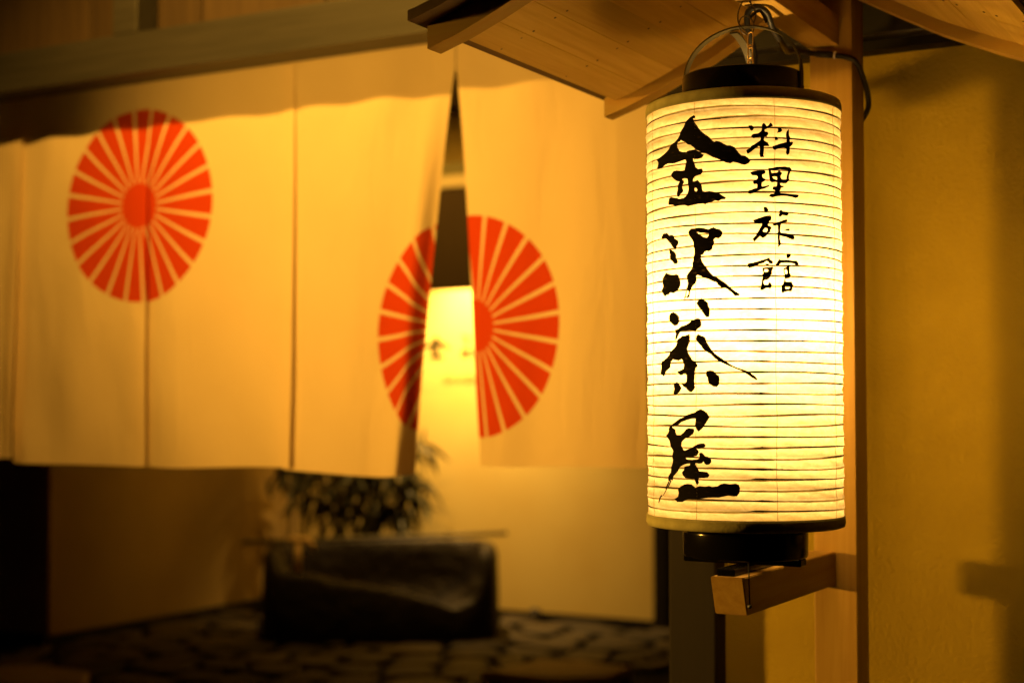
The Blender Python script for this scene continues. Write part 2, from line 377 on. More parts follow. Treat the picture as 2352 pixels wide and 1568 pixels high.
# crazy paving of the hall: one object per flagstone
def clip(poly, px, py, nx, ny):
    out = []
    for i in range(len(poly)):
        a, b = poly[i], poly[(i + 1) % len(poly)]
        da = (a[0] - px) * nx + (a[1] - py) * ny; db = (b[0] - px) * nx + (b[1] - py) * ny
        if da <= 0: out.append(a)
        if da * db < 0:
            t = da / (da - db); out.append((a[0] + (b[0] - a[0]) * t, a[1] + (b[1] - a[1]) * t))
    return out
def flagstones():
    rnd = random.Random(21); seeds = []
    X0, X1, Y0, Y1, st = -6.64, -3.21, 5.0, 8.73, 0.30
    ny = int((Y1 - Y0) / st); nx = int((X1 - X0) / st)
    for j in range(-1, ny + 2):
        for i in range(-1, nx + 2):
            seeds.append((X0 + (i + 0.5 + rnd.uniform(-.42, .42)) * st, Y0 + (j + 0.5 + rnd.uniform(-.42, .42)) * st))
    for k, (sx, sy) in enumerate(seeds):
        if not (X0 < sx < X1 and Y0 < sy < Y1): continue
        if sx < -6.64 + 0.0: continue
        poly = [(X0, Y0), (X1, Y0), (X1, Y1), (X0, Y1)]
        for m_, (tx, ty) in enumerate(seeds):
            if m_ == k: continue
            dx, dy = tx - sx, ty - sy; d = math.hypot(dx, dy)
            if d > 1.1: continue
            h = d / 2 - 0.027
            poly = clip(poly, sx + dx / d * h, sy + dy / d * h, dx / d, dy / d)
            if len(poly) < 3: break
        if len(poly) < 3: continue
        # soften corners
        q = []
        for i in range(len(poly)):
            a, b, c = poly[i - 1], poly[i], poly[(i + 1) % len(poly)]
            q.append((b[0] * .78 + a[0] * .22, b[1] * .78 + a[1] * .22)); q.append((b[0] * .78 + c[0] * .22, b[1] * .78 + c[1] * .22))
        n = len(q); h = 0.012 + rnd.uniform(-.006, .008)
        v = [(x - sx, y - sy, -0.010) for x, y in q] + [(x - sx, y - sy, h) for x, y in q] + [((x - sx) * .9, (y - sy) * .9, h + 0.006 + rnd.uniform(0, .003)) for x, y in q]
        fc = [(i, (i + 1) % n, n + (i + 1) % n, n + i) for i in range(n)] + [(n + i, n + (i + 1) % n, 2 * n + (i + 1) % n, 2 * n + i) for i in range(n)] + [tuple(2 * n + i for i in range(n))]
        mesh_obj('flagstone', v, fc, 'flagstone', f, loc=(sx, sy, 0))
flagstones()
# large stepping stones
def slab(name, pts, z0, z1, m, label, cat, group=None):
    cx = sum(p[0] for p in pts) / len(pts); cy = sum(p[1] for p in pts) / len(pts); n = len(pts)
    v = [(x - cx, y - cy, 0) for x, y in pts] + [(x - cx, y - cy, z1 - z0 - .012) for x, y in pts] + [((x - cx) * .975, (y - cy) * .975, z1 - z0) for x, y in pts]
    fc = [(i, (i + 1) % n, n + (i + 1) % n, n + i) for i in range(n)] + [(n + i, n + (i + 1) % n, 2 * n + (i + 1) % n, 2 * n + i) for i in range(n)] + [tuple(2 * n + i for i in range(n))]
    o = mesh_obj(name, v, fc, m, loc=(cx, cy, z0)); return tag(o, label, cat, group)
slab('stepping_stone', [(-3.84, 6.55), (-3.45, 6.55), (-3.22, 6.72), (-3.22, 7.02), (-3.55, 7.08), (-3.74, 6.98)], 0.0, 0.07, 'pale_stone', 'large pale stepping stone at the bottom edge below the lantern', 'stone')
slab('stepping_stone', [(-6.1, 5.25), (-5.6, 5.2), (-5.45, 5.45), (-5.62, 5.66), (-6.02, 5.70), (-6.2, 5.5)], 0.0, 0.05, 'pale_stone', 'dim stepping stone in the bottom left corner', 'stone')
def rock(name, c, r, m, label, cat):
    bm = bmesh.new(); bmesh.ops.create_icosphere(bm, subdivisions=2, radius=1)
    rn = random.Random(3)
    for v in bm.verts: v.co *= 1 + rn.uniform(-.14, .14); v.co = Vector((v.co.x * r[0], v.co.y * r[1], (v.co.z + .75) * r[2]))
    o = bm_obj(name, bm, m, smooth=True, loc=c); return tag(o, label, cat)
rock('small_stone', (-4.66, 8.64, 0.01), (0.045, 0.04, 0.045), 'basin_wood', 'small dark stone standing against the sign wall', 'stone')

# ================================================================== INK LETTERS (surface mm: along the girth, height)
INK = {'kin':[[(-18.1,1760.0),(-16.0,1758.5),(-16.3,1756.6),(-19.2,1756.2),(-17.2,1751.2),(-12.8,1745.2),(-7.7,1738.8),(-0.9,1733.4),(3.6,1729.9),(5.6,1727.4),(8.9,1724.4),(10.5,1723.9),(12.1,1725.2),(17.6,1723.4),(21.5,1720.8),(25.8,1718.6),(30.1,1718.4),(34.7,1715.9),(36.6,1713.1),(39.6,1709.1),(43.0,1705.9),(47.6,1705.0),(50.6,1703.0),(53.7,1699.1),(51.4,1696.0),(46.8,1694.3),(43.0,1695.2),(38.8,1697.1),(33.0,1698.3),(29.3,1696.7),(25.7,1697.6),(20.6,1699.8),(13.5,1703.4),(7.5,1705.7),(2.2,1708.9),(-1.9,1711.2),(-7.8,1712.1),(-8.7,1714.1),(-16.1,1717.2),(-17.4,1719.3),(-22.0,1723.3),(-26.6,1724.9),(-29.5,1727.9),(-35.4,1730.2),(-37.4,1731.9),(-38.4,1730.0),(-41.7,1729.3),(-43.1,1726.3),(-43.5,1722.4),(-40.6,1717.6),(-35.5,1715.8),(-29.5,1715.1),(-25.7,1716.6),(-16.6,1716.8),(-8.7,1712.9),(-7.8,1710.9),(-4.4,1709.4),(-6.6,1706.1),(-13.1,1705.1),(-17.5,1705.5),(-19.5,1706.5),(-19.5,1704.2),(-16.7,1698.8),(-15.6,1694.3),(-11.8,1692.0),(-6.7,1692.4),(-5.6,1689.9),(-5.6,1687.2),(-8.0,1685.4),(-13.2,1684.3),(-17.2,1683.5),(-19.3,1680.1),(-19.7,1677.4),(-16.8,1677.2),(-12.8,1678.4),(-11.1,1676.7),(-7.6,1671.7),(-7.4,1667.3),(-6.0,1663.9),(-2.2,1663.2),(2.8,1663.5),(7.7,1662.5),(13.3,1660.9),(18.8,1657.5),(23.6,1654.5),(23.1,1652.6),(18.8,1652.8),(14.4,1650.7),(10.8,1651.7),(6.8,1650.4),(1.5,1649.1),(-1.9,1647.5),(-4.8,1648.8),(-11.7,1648.7),(-18.8,1648.0),(-26.1,1647.1),(-31.4,1649.1),(-38.9,1649.7),(-46.3,1649.0),(-50.8,1651.3),(-59.6,1652.2),(-59.6,1655.8),(-56.5,1660.7),(-53.0,1661.1),(-49.6,1659.9),(-44.1,1658.9),(-40.9,1657.4),(-33.8,1657.7),(-29.9,1659.5),(-27.5,1662.0),(-27.0,1665.1),(-26.0,1669.0),(-26.0,1672.9),(-26.7,1676.9),(-27.4,1681.7),(-31.7,1682.9),(-36.2,1682.0),(-33.7,1679.6),(-33.2,1677.2),(-35.7,1674.7),(-35.9,1670.7),(-34.5,1666.6),(-36.8,1664.5),(-39.0,1663.1),(-39.9,1660.1),(-43.0,1661.2),(-44.9,1664.5),(-44.6,1666.9),(-42.9,1672.3),(-41.9,1676.9),(-40.3,1679.5),(-45.0,1680.8),(-50.0,1684.2),(-52.8,1687.3),(-54.0,1690.3),(-49.9,1693.3),(-44.4,1693.7),(-38.6,1692.2),(-31.6,1692.4),(-30.1,1697.8),(-28.9,1703.2),(-31.1,1706.2),(-37.5,1705.3),(-44.9,1703.9),(-51.6,1703.7),(-61.1,1704.9),(-68.4,1702.9),(-71.9,1700.2),(-81.0,1700.3),(-83.9,1702.3),(-82.9,1708.7),(-85.9,1713.6),(-79.2,1714.6),(-68.9,1717.9),(-59.8,1722.2),(-53.7,1727.3),(-46.9,1730.0),(-41.5,1734.0),(-38.4,1737.6),(-37.3,1742.2),(-32.3,1748.7),(-28.4,1754.5),(-23.6,1757.9)]],'kin_hole':[(-17.7,1668.6),(-15.5,1669.3),(-13.5,1666.3),(-14.9,1664.7),(-17.3,1665.6)],'sawa':[[(-74.9,1612.4),(-70.8,1616.6),(-63.1,1616.5),(-60.1,1614.9),(-58.4,1612.8),(-55.7,1613.6),(-50.5,1612.4),(-47.8,1608.6),(-43.0,1605.6),(-42.3,1603.3),(-43.5,1599.9),(-45.0,1599.1),(-45.2,1595.2),(-47.9,1595.1),(-52.9,1598.8),(-56.2,1602.6),(-59.6,1606.1),(-62.2,1609.3),(-66.4,1610.8),(-70.2,1610.0)],[(-58.9,1594.8),(-56.8,1595.5),(-51.1,1592.5),(-47.5,1588.7),(-46.5,1584.4),(-44.2,1581.4),(-43.6,1578.8),(-45.1,1577.0),(-48.9,1576.4),(-51.6,1579.1),(-55.9,1582.9),(-58.0,1586.0),(-58.3,1589.9),(-59.1,1591.9)],[(-65.1,1566.2),(-59.9,1564.4),(-55.5,1563.6),(-51.3,1562.6),(-46.3,1563.6),(-42.4,1561.9),(-40.6,1558.7),(-39.9,1553.9),(-40.1,1550.1),(-41.7,1546.3),(-43.4,1543.9),(-46.9,1542.2),(-51.4,1540.4),(-55.7,1541.4),(-58.3,1540.9),(-60.1,1539.1),(-64.2,1538.7),(-67.4,1537.1),(-70.2,1538.5),(-73.1,1541.9),(-75.6,1545.3),(-73.6,1548.4),(-73.6,1553.6),(-72.7,1557.4),(-72.9,1560.7),(-68.9,1563.6)],[(-26.6,1613.9),(-26.0,1616.1),(-22.6,1618.7),(-17.0,1618.6),(-12.0,1619.2),(-5.8,1618.5),(-1.3,1617.0),(1.7,1616.3),(3.7,1617.3),(8.0,1618.5),(11.6,1616.6),(16.1,1615.5),(18.9,1612.2),(19.2,1610.3),(17.9,1606.9),(14.1,1604.5),(11.2,1605.6),(8.9,1604.5),(8.1,1602.6),(8.9,1599.7),(7.9,1597.6),(6.7,1593.8),(5.2,1591.4),(1.5,1589.2),(-1.5,1590.4),(-4.6,1588.4),(-5.6,1585.9),(-8.4,1585.1),(-8.9,1581.4),(-7.7,1577.2),(-4.7,1572.9),(-1.3,1569.6),(1.1,1565.4),(5.3,1560.5),(8.6,1557.9),(13.5,1555.8),(18.2,1552.2),(22.6,1549.2),(26.7,1545.7),(30.1,1542.2),(35.1,1538.3),(39.7,1535.7),(39.4,1533.8),(34.1,1533.6),(31.3,1537.1),(26.4,1541.0),(21.7,1544.6),(18.2,1544.0),(13.7,1547.3),(12.1,1550.2),(7.3,1552.2),(1.3,1555.3),(-4.1,1556.8),(-8.2,1558.9),(-13.1,1560.7),(-15.2,1559.5),(-14.7,1554.4),(-17.1,1550.7),(-20.4,1548.1),(-22.6,1544.7),(-24.9,1541.0),(-25.7,1535.9),(-25.7,1534.0),(-28.4,1532.9),(-29.9,1534.2),(-27.6,1536.7),(-26.4,1540.4),(-28.7,1545.0),(-29.1,1546.3),(-27.9,1550.7),(-28.0,1556.4),(-29.0,1560.6),(-25.5,1564.5),(-20.6,1569.3),(-20.2,1572.5),(-20.8,1575.1),(-19.8,1578.8),(-18.6,1583.8),(-18.0,1588.2),(-17.6,1593.3),(-18.3,1599.0),(-20.1,1604.2),(-23.0,1608.9)],[(-29.5,1545.7),(-28.6,1545.5),(-30.3,1539.4),(-31.1,1534.9),(-29.7,1534.6),(-31.9,1533.1),(-32.3,1531.8),(-33.7,1533.8),(-32.3,1534.4),(-31.5,1539.4)]],'sawa_hole':[(-13.8,1614.1),(-10.7,1612.6),(-4.4,1612.2),(1.7,1611.4),(2.3,1609.8),(1.3,1607.7),(-0.4,1606.2),(-3.8,1606.9),(-7.9,1609.2),(-11.4,1611.4)],'cha':[[(-60.6,1511.7),(-56.8,1515.2),(-51.4,1516.2),(-46.9,1513.9),(-42.5,1510.5),(-41.7,1503.6),(-45.3,1500.1),(-50.4,1499.1),(-55.7,1502.6),(-60.6,1508.1)],[(-15.1,1525.8),(-11.7,1529.7),(-8.2,1531.3),(-4.2,1529.0),(0.0,1525.7),(0.7,1522.0),(2.9,1517.6),(2.6,1511.6),(1.2,1508.5),(-2.2,1508.4),(-5.6,1512.7),(-8.2,1517.6),(-12.6,1522.1)],[(-48.2,1481.2),(-47.6,1486.0),(-46.5,1488.4),(-48.1,1494.1),(-44.8,1494.0),(-38.3,1498.2),(-32.1,1499.2),(-27.2,1501.0),(-21.5,1504.8),(-15.0,1506.8),(-11.8,1506.9),(-9.6,1504.4),(-9.0,1500.0),(-10.1,1496.4),(-13.7,1494.6),(-16.7,1490.8),(-20.6,1492.0),(-25.3,1492.9),(-30.2,1492.3),(-35.2,1492.8),(-39.4,1491.4),(-43.2,1486.7),(-45.7,1482.7)],[(-77.3,1440.5),(-76.5,1447.0),(-74.9,1454.3),(-66.9,1458.6),(-60.3,1462.9),(-54.7,1468.4),(-48.2,1473.1),(-44.3,1477.8),(-44.3,1481.1),(-40.5,1483.0),(-37.3,1485.7),(-31.2,1486.3),(-25.3,1487.9),(-24.9,1483.7),(-24.3,1478.4),(-27.4,1474.1),(-29.3,1470.2),(-28.4,1466.1),(-25.5,1460.4),(-22.2,1455.6),(-18.0,1453.9),(-14.6,1449.9),(-14.9,1447.5),(-17.6,1445.1),(-18.1,1436.3),(-18.9,1430.8),(-18.4,1422.0),(-20.6,1418.4),(-23.9,1416.0),(-27.7,1417.6),(-32.6,1421.7),(-35.6,1423.3),(-37.7,1426.0),(-33.6,1425.7),(-30.6,1428.5),(-29.8,1434.1),(-30.0,1439.7),(-33.5,1440.1),(-35.6,1437.8),(-39.2,1437.0),(-41.3,1439.5),(-44.5,1441.4),(-40.2,1442.7),(-34.5,1445.0),(-34.0,1450.2),(-36.0,1455.1),(-38.5,1457.5),(-42.8,1455.4),(-48.4,1456.5),(-53.0,1457.5),(-56.0,1453.9),(-57.7,1447.4),(-65.0,1442.7),(-67.1,1438.7),(-71.6,1436.3)],[(-13.7,1487.4),(-8.9,1485.2),(-4.9,1483.9),(-2.6,1481.5),(-2.0,1478.3),(2.2,1471.1),(6.4,1465.4),(11.3,1461.0),(17.0,1457.0),(22.5,1453.3),(28.1,1449.4),(35.1,1445.8),(42.9,1443.3),(50.7,1440.6),(53.8,1437.8),(58.4,1434.6),(60.8,1431.5),(59.2,1430.7),(53.8,1433.9),(49.1,1437.4),(43.7,1441.0),(36.7,1443.8),(28.1,1447.4),(20.9,1450.6),(14.5,1453.8),(8.8,1457.5),(3.9,1462.3),(-5.9,1468.8),(-9.8,1474.1),(-16.0,1481.0),(-15.6,1485.0)],[(-1.8,1441.7),(2.9,1442.5),(7.5,1441.6),(9.5,1438.8),(14.0,1435.6),(14.8,1429.7),(13.5,1424.9),(10.7,1422.4),(6.1,1423.0),(2.8,1425.8),(0.1,1429.8),(-0.1,1433.4),(-2.4,1436.6)],[(-52.0,1425.1),(-46.3,1428.7),(-43.5,1427.4),(-39.0,1421.7),(-42.0,1416.5),(-48.1,1412.4),(-52.3,1415.4),(-51.5,1419.8)]],'ya':[[(-54.9,1375.6),(-49.0,1379.3),(-42.3,1383.0),(-36.0,1384.6),(-29.9,1387.5),(-23.2,1389.5),(-18.0,1390.7),(-14.8,1393.1),(-10.4,1394.9),(-5.1,1392.7),(-0.9,1389.6),(1.5,1384.8),(-1.8,1380.8),(-4.4,1376.5),(-9.6,1370.5),(-14.1,1367.6),(-16.8,1370.8),(-18.1,1374.8),(-17.6,1383.5),(-23.2,1383.5),(-32.0,1381.4),(-39.1,1379.4),(-42.9,1376.5),(-52.5,1373.6),(-59.2,1373.5)],[(-65.1,1362.1),(-61.8,1364.6),(-61.1,1367.9),(-61.7,1370.3),(-59.2,1373.5),(-55.5,1373.6),(-53.7,1371.2),(-49.6,1369.6),(-49.1,1366.4),(-45.7,1362.4),(-39.2,1362.9),(-35.1,1365.8),(-32.0,1369.8),(-27.6,1371.5),(-20.5,1370.8),(-19.7,1368.4),(-21.4,1364.4),(-25.2,1361.9),(-27.7,1359.5),(-31.1,1359.8),(-38.3,1354.5),(-38.3,1349.7),(-35.2,1343.4),(-22.5,1347.2),(-18.8,1349.3),(-14.2,1351.7),(-9.7,1352.8),(-5.4,1352.7),(-3.2,1350.2),(-5.4,1348.3),(-9.8,1347.8),(-13.3,1346.6),(-16.9,1347.3),(-14.2,1344.6),(-13.3,1342.2),(-16.1,1338.2),(-20.7,1336.7),(-28.3,1337.0),(-32.7,1335.4),(-30.8,1332.7),(-22.6,1332.5),(-14.3,1333.5),(-11.6,1334.7),(-12.6,1340.6),(-10.2,1341.5),(-7.2,1340.3),(-5.0,1337.2),(-0.3,1336.5),(3.0,1333.4),(3.3,1330.6),(0.9,1327.8),(-2.9,1327.0),(-5.5,1328.5),(-7.2,1331.2),(-9.4,1328.8),(-13.4,1328.3),(-18.4,1329.0),(-18.0,1326.2),(-14.4,1322.0),(-12.6,1318.4),(-7.3,1318.4),(-2.1,1317.9),(1.1,1314.4),(-0.5,1311.6),(-5.6,1311.1),(-12.2,1310.9),(-14.0,1308.1),(-13.1,1304.9),(-15.8,1301.7),(-17.2,1304.0),(-19.0,1309.5),(-23.7,1309.4),(-31.4,1310.1),(-35.9,1313.0),(-38.0,1316.5),(-34.3,1320.2),(-33.8,1323.8),(-26.4,1325.2),(-25.9,1328.0),(-30.3,1327.9),(-36.4,1326.2),(-40.5,1324.0),(-44.9,1317.9),(-51.7,1312.0),(-54.7,1305.9),(-57.8,1307.4),(-62.2,1304.3),(-63.1,1306.3),(-60.9,1311.7),(-57.1,1316.2),(-55.2,1324.4),(-54.0,1330.9),(-55.1,1336.5),(-53.9,1342.9),(-57.5,1349.3),(-59.9,1355.7)],[(-63.5,1304.3),(-61.6,1304.0),(-66.2,1294.9),(-72.6,1287.3),(-77.2,1284.6),(-84.6,1276.0),(-85.5,1277.2),(-80.4,1283.6),(-77.9,1287.0),(-74.9,1285.5),(-69.0,1293.1),(-66.9,1298.9)],[(-58.8,1306.5),(-56.8,1306.4),(-62.9,1297.3),(-63.9,1298.2)],[(-45.0,1295.0),(-40.7,1299.2),(-34.5,1301.8),(-29.5,1302.8),(-23.7,1302.1),(-18.1,1298.4),(-11.8,1300.6),(-4.8,1300.0),(0.3,1301.0),(4.5,1299.9),(11.1,1300.8),(16.0,1303.7),(20.0,1304.5),(26.3,1303.5),(33.4,1304.5),(37.3,1303.2),(38.8,1298.9),(38.0,1293.4),(34.9,1289.5),(30.2,1289.3),(23.9,1290.1),(18.3,1288.8),(12.6,1287.5),(-0.6,1287.1),(-13.7,1285.1),(-28.6,1284.4),(-32.6,1282.8),(-37.7,1280.3),(-46.2,1280.1),(-50.2,1283.2),(-45.1,1286.2),(-44.5,1291.0)]],'ryo':[[(52.0,1742.5),(55.9,1742.6),(57.4,1741.2),(58.3,1739.3),(57.4,1737.1),(55.8,1736.0),(54.0,1737.7),(52.9,1740.0)],[(70.6,1745.4),(72.3,1744.3),(73.4,1742.8),(74.7,1741.2),(77.3,1743.1),(79.2,1746.0),(80.8,1744.8),(82.4,1742.5),(79.8,1741.6),(76.6,1739.7),(73.1,1738.3),(71.3,1736.9),(72.4,1734.7),(75.3,1734.8),(76.4,1732.7),(75.6,1730.8),(74.3,1729.9),(74.6,1728.9),(70.9,1728.6),(70.4,1724.1),(72.3,1722.6),(75.5,1721.2),(77.4,1717.3),(70.5,1716.9),(70.2,1712.2),(69.8,1705.9),(70.9,1703.7),(66.2,1703.6),(65.4,1707.4),(65.6,1711.5),(66.0,1715.6),(64.4,1717.2),(60.6,1714.7),(55.6,1710.9),(51.0,1707.7),(50.2,1708.8),(49.3,1711.7),(54.1,1715.0),(55.4,1717.2),(58.8,1718.8),(62.6,1721.3),(66.3,1723.8),(67.1,1727.3),(65.7,1728.5),(62.0,1727.6),(57.6,1726.7),(55.1,1728.9),(56.4,1731.1),(58.6,1732.2),(63.3,1732.6),(66.4,1734.2),(68.0,1735.8),(68.5,1738.9),(68.7,1742.4),(69.3,1744.3)],[(88.0,1740.0),(89.3,1740.6),(91.9,1739.8),(94.3,1737.2),(92.6,1735.2),(89.9,1734.7),(87.9,1733.8),(88.6,1735.7),(89.1,1737.5)],[(84.6,1728.2),(86.2,1728.7),(87.5,1728.1),(88.7,1725.3),(86.5,1724.9),(85.0,1724.7),(84.4,1726.3)],[(81.4,1716.8),(85.8,1718.1),(90.8,1720.2),(95.5,1721.3),(99.9,1722.8),(100.0,1726.3),(99.7,1730.7),(100.4,1735.4),(103.0,1739.2),(103.4,1735.3),(103.8,1730.9),(105.1,1728.1),(104.0,1726.8),(104.0,1723.9),(105.4,1722.8),(107.3,1723.8),(108.7,1722.6),(107.8,1720.1),(105.5,1718.0),(103.9,1717.0),(103.3,1713.2),(103.1,1708.7),(100.5,1706.9),(98.8,1709.5),(99.2,1714.5),(96.1,1716.0),(91.4,1715.2),(87.1,1713.8),(84.1,1712.4),(81.9,1713.6)]],'ri':[[(53.9,1684.8),(58.6,1686.0),(64.8,1686.7),(70.8,1687.2),(72.2,1685.1),(71.4,1683.2),(68.2,1682.0),(68.2,1679.4),(69.3,1677.2),(71.5,1676.6),(71.8,1674.7),(67.5,1672.1),(67.2,1668.4),(68.3,1667.0),(72.9,1667.8),(76.4,1668.9),(77.0,1667.7),(73.5,1666.2),(70.3,1664.6),(66.9,1664.0),(62.2,1661.8),(57.8,1659.6),(53.7,1658.4),(50.7,1659.4),(51.9,1662.2),(56.3,1663.4),(58.4,1664.6),(61.9,1665.2),(62.5,1669.6),(61.3,1670.7),(58.5,1670.3),(57.2,1672.2),(57.9,1674.4),(61.6,1675.3),(62.9,1677.8),(62.9,1679.7),(61.0,1680.9),(56.1,1681.3),(54.5,1683.2)],[(75.9,1690.0),(80.1,1690.0),(87.2,1691.6),(92.9,1692.0),(98.6,1692.5),(101.7,1691.6),(104.2,1691.8),(107.0,1689.3),(104.9,1687.9),(103.8,1684.4),(102.7,1680.6),(102.3,1677.4),(103.0,1676.5),(101.3,1675.1),(98.5,1671.9),(95.7,1671.6),(91.0,1672.1),(91.1,1676.3),(98.9,1676.3),(100.6,1682.4),(102.2,1687.2),(100.7,1688.5),(95.9,1688.8),(90.5,1689.1),(86.6,1688.3),(82.3,1687.4),(78.8,1687.2),(79.4,1684.8),(80.7,1683.3),(80.6,1679.2),(82.2,1676.7),(85.8,1675.2),(86.8,1675.3),(86.8,1672.7),(83.8,1673.3),(79.9,1672.4),(78.3,1673.5),(77.4,1676.3),(77.1,1681.0),(76.5,1686.7)],[(80.0,1683.3),(87.5,1684.7),(89.3,1687.0),(93.2,1684.6),(93.1,1683.0),(91.8,1681.7),(91.4,1678.9),(93.1,1676.1),(91.1,1675.1),(90.7,1670.0),(92.0,1668.5),(95.4,1668.3),(95.4,1667.5),(91.0,1665.6),(91.7,1664.1),(90.3,1663.1),(90.0,1660.6),(90.9,1659.2),(95.6,1659.2),(103.9,1658.6),(112.1,1658.5),(116.4,1658.1),(115.4,1655.7),(112.1,1654.4),(107.4,1655.6),(100.4,1656.4),(92.3,1656.4),(86.6,1655.8),(81.1,1654.2),(76.9,1655.6),(78.9,1658.1),(83.1,1658.5),(84.4,1661.4),(84.2,1662.9),(81.2,1663.8),(81.8,1667.0),(86.1,1667.4),(86.9,1669.9),(86.8,1675.3),(87.1,1678.7),(86.2,1679.8),(83.5,1680.2),(80.0,1679.2)]],'ryo2':[[(70.1,1642.1),(72.3,1642.1),(74.2,1641.0),(75.9,1638.0),(74.2,1636.1),(72.3,1635.2),(70.8,1636.1),(70.0,1638.7)],[(56.5,1625.8),(63.9,1628.2),(71.5,1630.8),(78.0,1631.5),(79.3,1629.6),(78.7,1626.0),(76.6,1624.9),(75.8,1622.6),(74.6,1620.5),(75.8,1618.7),(77.7,1618.5),(79.8,1617.0),(77.8,1613.4),(78.2,1612.1),(75.3,1610.2),(72.8,1606.8),(70.5,1604.9),(68.3,1604.1),(65.3,1606.7),(63.0,1604.5),(60.4,1601.9),(58.1,1599.1),(56.3,1603.0),(60.1,1606.8),(62.7,1611.3),(65.0,1615.0),(67.3,1619.2),(68.0,1621.4),(66.9,1622.4),(62.8,1621.8),(58.7,1622.7)],[(89.3,1636.4),(90.5,1638.1),(92.1,1638.6),(94.1,1636.9),(101.1,1636.4),(101.3,1634.1),(99.4,1632.0),(92.9,1632.7),(91.7,1630.8),(89.3,1630.8),(88.5,1632.6),(89.7,1634.9)],[(81.4,1621.2),(85.3,1622.8),(90.0,1624.4),(94.5,1626.0),(99.0,1627.3),(100.4,1624.9),(96.9,1623.8),(91.2,1622.1),(90.8,1617.6),(90.5,1612.7),(91.9,1610.5),(97.6,1610.3),(102.5,1609.3),(105.9,1607.7),(108.9,1607.4),(110.4,1604.7),(108.8,1603.1),(105.8,1603.4),(98.8,1605.8),(90.3,1607.4),(90.3,1603.3),(90.6,1598.8),(91.4,1597.7),(90.2,1595.7),(88.2,1593.1),(87.2,1593.8),(87.8,1597.6),(87.7,1602.5),(87.5,1608.1),(86.8,1610.0),(88.1,1611.9),(88.0,1616.4),(87.6,1619.8),(86.0,1620.3),(84.1,1619.3),(81.4,1619.9)],[(95.6,1613.5),(99.7,1615.6),(102.8,1616.1),(103.6,1614.8),(102.6,1613.4),(98.8,1613.6)]],'ryo2_hole':[(68.7,1613.1),(71.4,1616.4),(74.4,1615.8),(74.8,1613.6),(72.9,1611.1),(69.8,1611.5)],'kan':[[(50.0,1572.7),(56.0,1573.5),(62.3,1575.3),(69.4,1577.4),(73.0,1578.5),(76.6,1579.8),(77.3,1577.8),(80.9,1575.4),(80.9,1572.6),(76.5,1572.9),(75.5,1575.0),(73.3,1576.2),(71.5,1575.3),(69.4,1573.5),(65.1,1572.5),(60.9,1571.0),(56.6,1568.6),(51.7,1567.4),(50.3,1569.3)],[(71.5,1572.3),(76.2,1572.5),(75.1,1570.7),(72.9,1570.4)],[(68.1,1567.5),(73.6,1568.1),(78.3,1568.4),(80.5,1569.0),(81.6,1567.2),(79.7,1564.4),(79.4,1560.8),(79.9,1559.8),(77.9,1559.0),(76.8,1555.9),(74.2,1553.4),(69.6,1552.3),(68.8,1550.8),(68.8,1548.4),(69.9,1546.4),(74.5,1546.4),(75.3,1548.8),(76.4,1549.8),(77.5,1548.8),(78.9,1546.3),(78.1,1543.8),(77.2,1542.0),(74.5,1543.3),(71.3,1542.7),(68.1,1540.6),(65.9,1540.2),(64.7,1542.0),(66.3,1544.1),(66.0,1546.2),(66.9,1548.7),(67.3,1553.0),(68.2,1556.5),(67.5,1559.3),(68.9,1560.1),(68.8,1562.9),(70.0,1562.9),(71.4,1562.0),(75.0,1562.6),(75.4,1564.3),(74.7,1565.8),(70.0,1565.9),(70.2,1562.9),(68.6,1562.9),(68.1,1565.4)],[(68.6,1559.7),(75.7,1559.7),(75.0,1558.3),(73.2,1559.0),(70.0,1559.0),(69.6,1557.2),(71.2,1554.8),(73.5,1555.5),(75.0,1557.6),(75.0,1559.0),(77.2,1559.0),(76.1,1555.5),(73.5,1553.3),(69.6,1552.6),(68.4,1554.4)],[(98.3,1585.3),(103.7,1585.3),(103.5,1582.3),(101.3,1579.9),(99.4,1579.5),(98.2,1581.6)],[(84.6,1571.9),(87.9,1576.2),(89.3,1578.2),(91.3,1577.0),(99.7,1577.4),(107.7,1576.7),(112.2,1576.9),(114.2,1575.2),(115.9,1572.0),(109.6,1571.4),(110.1,1573.2),(103.6,1574.4),(97.8,1574.3),(91.3,1573.8),(89.4,1572.0),(85.8,1569.3)],[(95.0,1566.8),(99.7,1569.5),(100.1,1571.5),(102.0,1571.6),(102.6,1567.7),(103.1,1561.3),(104.3,1559.7),(103.3,1557.0),(101.5,1555.2),(96.8,1554.7),(96.6,1551.5),(98.3,1550.3),(103.4,1550.8),(105.4,1551.0),(106.2,1548.2),(107.4,1545.9),(105.6,1545.3),(105.5,1541.8),(104.5,1539.3),(99.4,1539.2),(95.6,1538.4),(93.3,1536.9),(91.8,1538.3),(91.8,1542.6),(91.1,1545.6),(93.3,1547.2),(94.9,1550.4),(96.1,1554.7),(95.9,1557.9),(96.5,1560.4),(98.4,1559.9),(100.0,1560.5),(100.2,1562.6),(99.3,1566.2),(96.2,1566.1),(96.1,1563.2),(96.7,1560.8),(95.7,1559.3),(95.4,1562.5)]],'kan_hole':[(96.0,1545.3),(101.4,1545.4),(102.4,1543.9),(101.0,1542.0),(97.1,1541.8),(96.0,1543.4)]}
def inside(poly, x, y):
    c = False; n = len(poly); j = n - 1
    for i in range(n):
        xi, yi = poly[i]; xj, yj = poly[j]
        if (yi > y) != (yj > y) and x < (xj - xi) * (y - yi) / (yj - yi) + xi: c = not c
        j = i
    return c
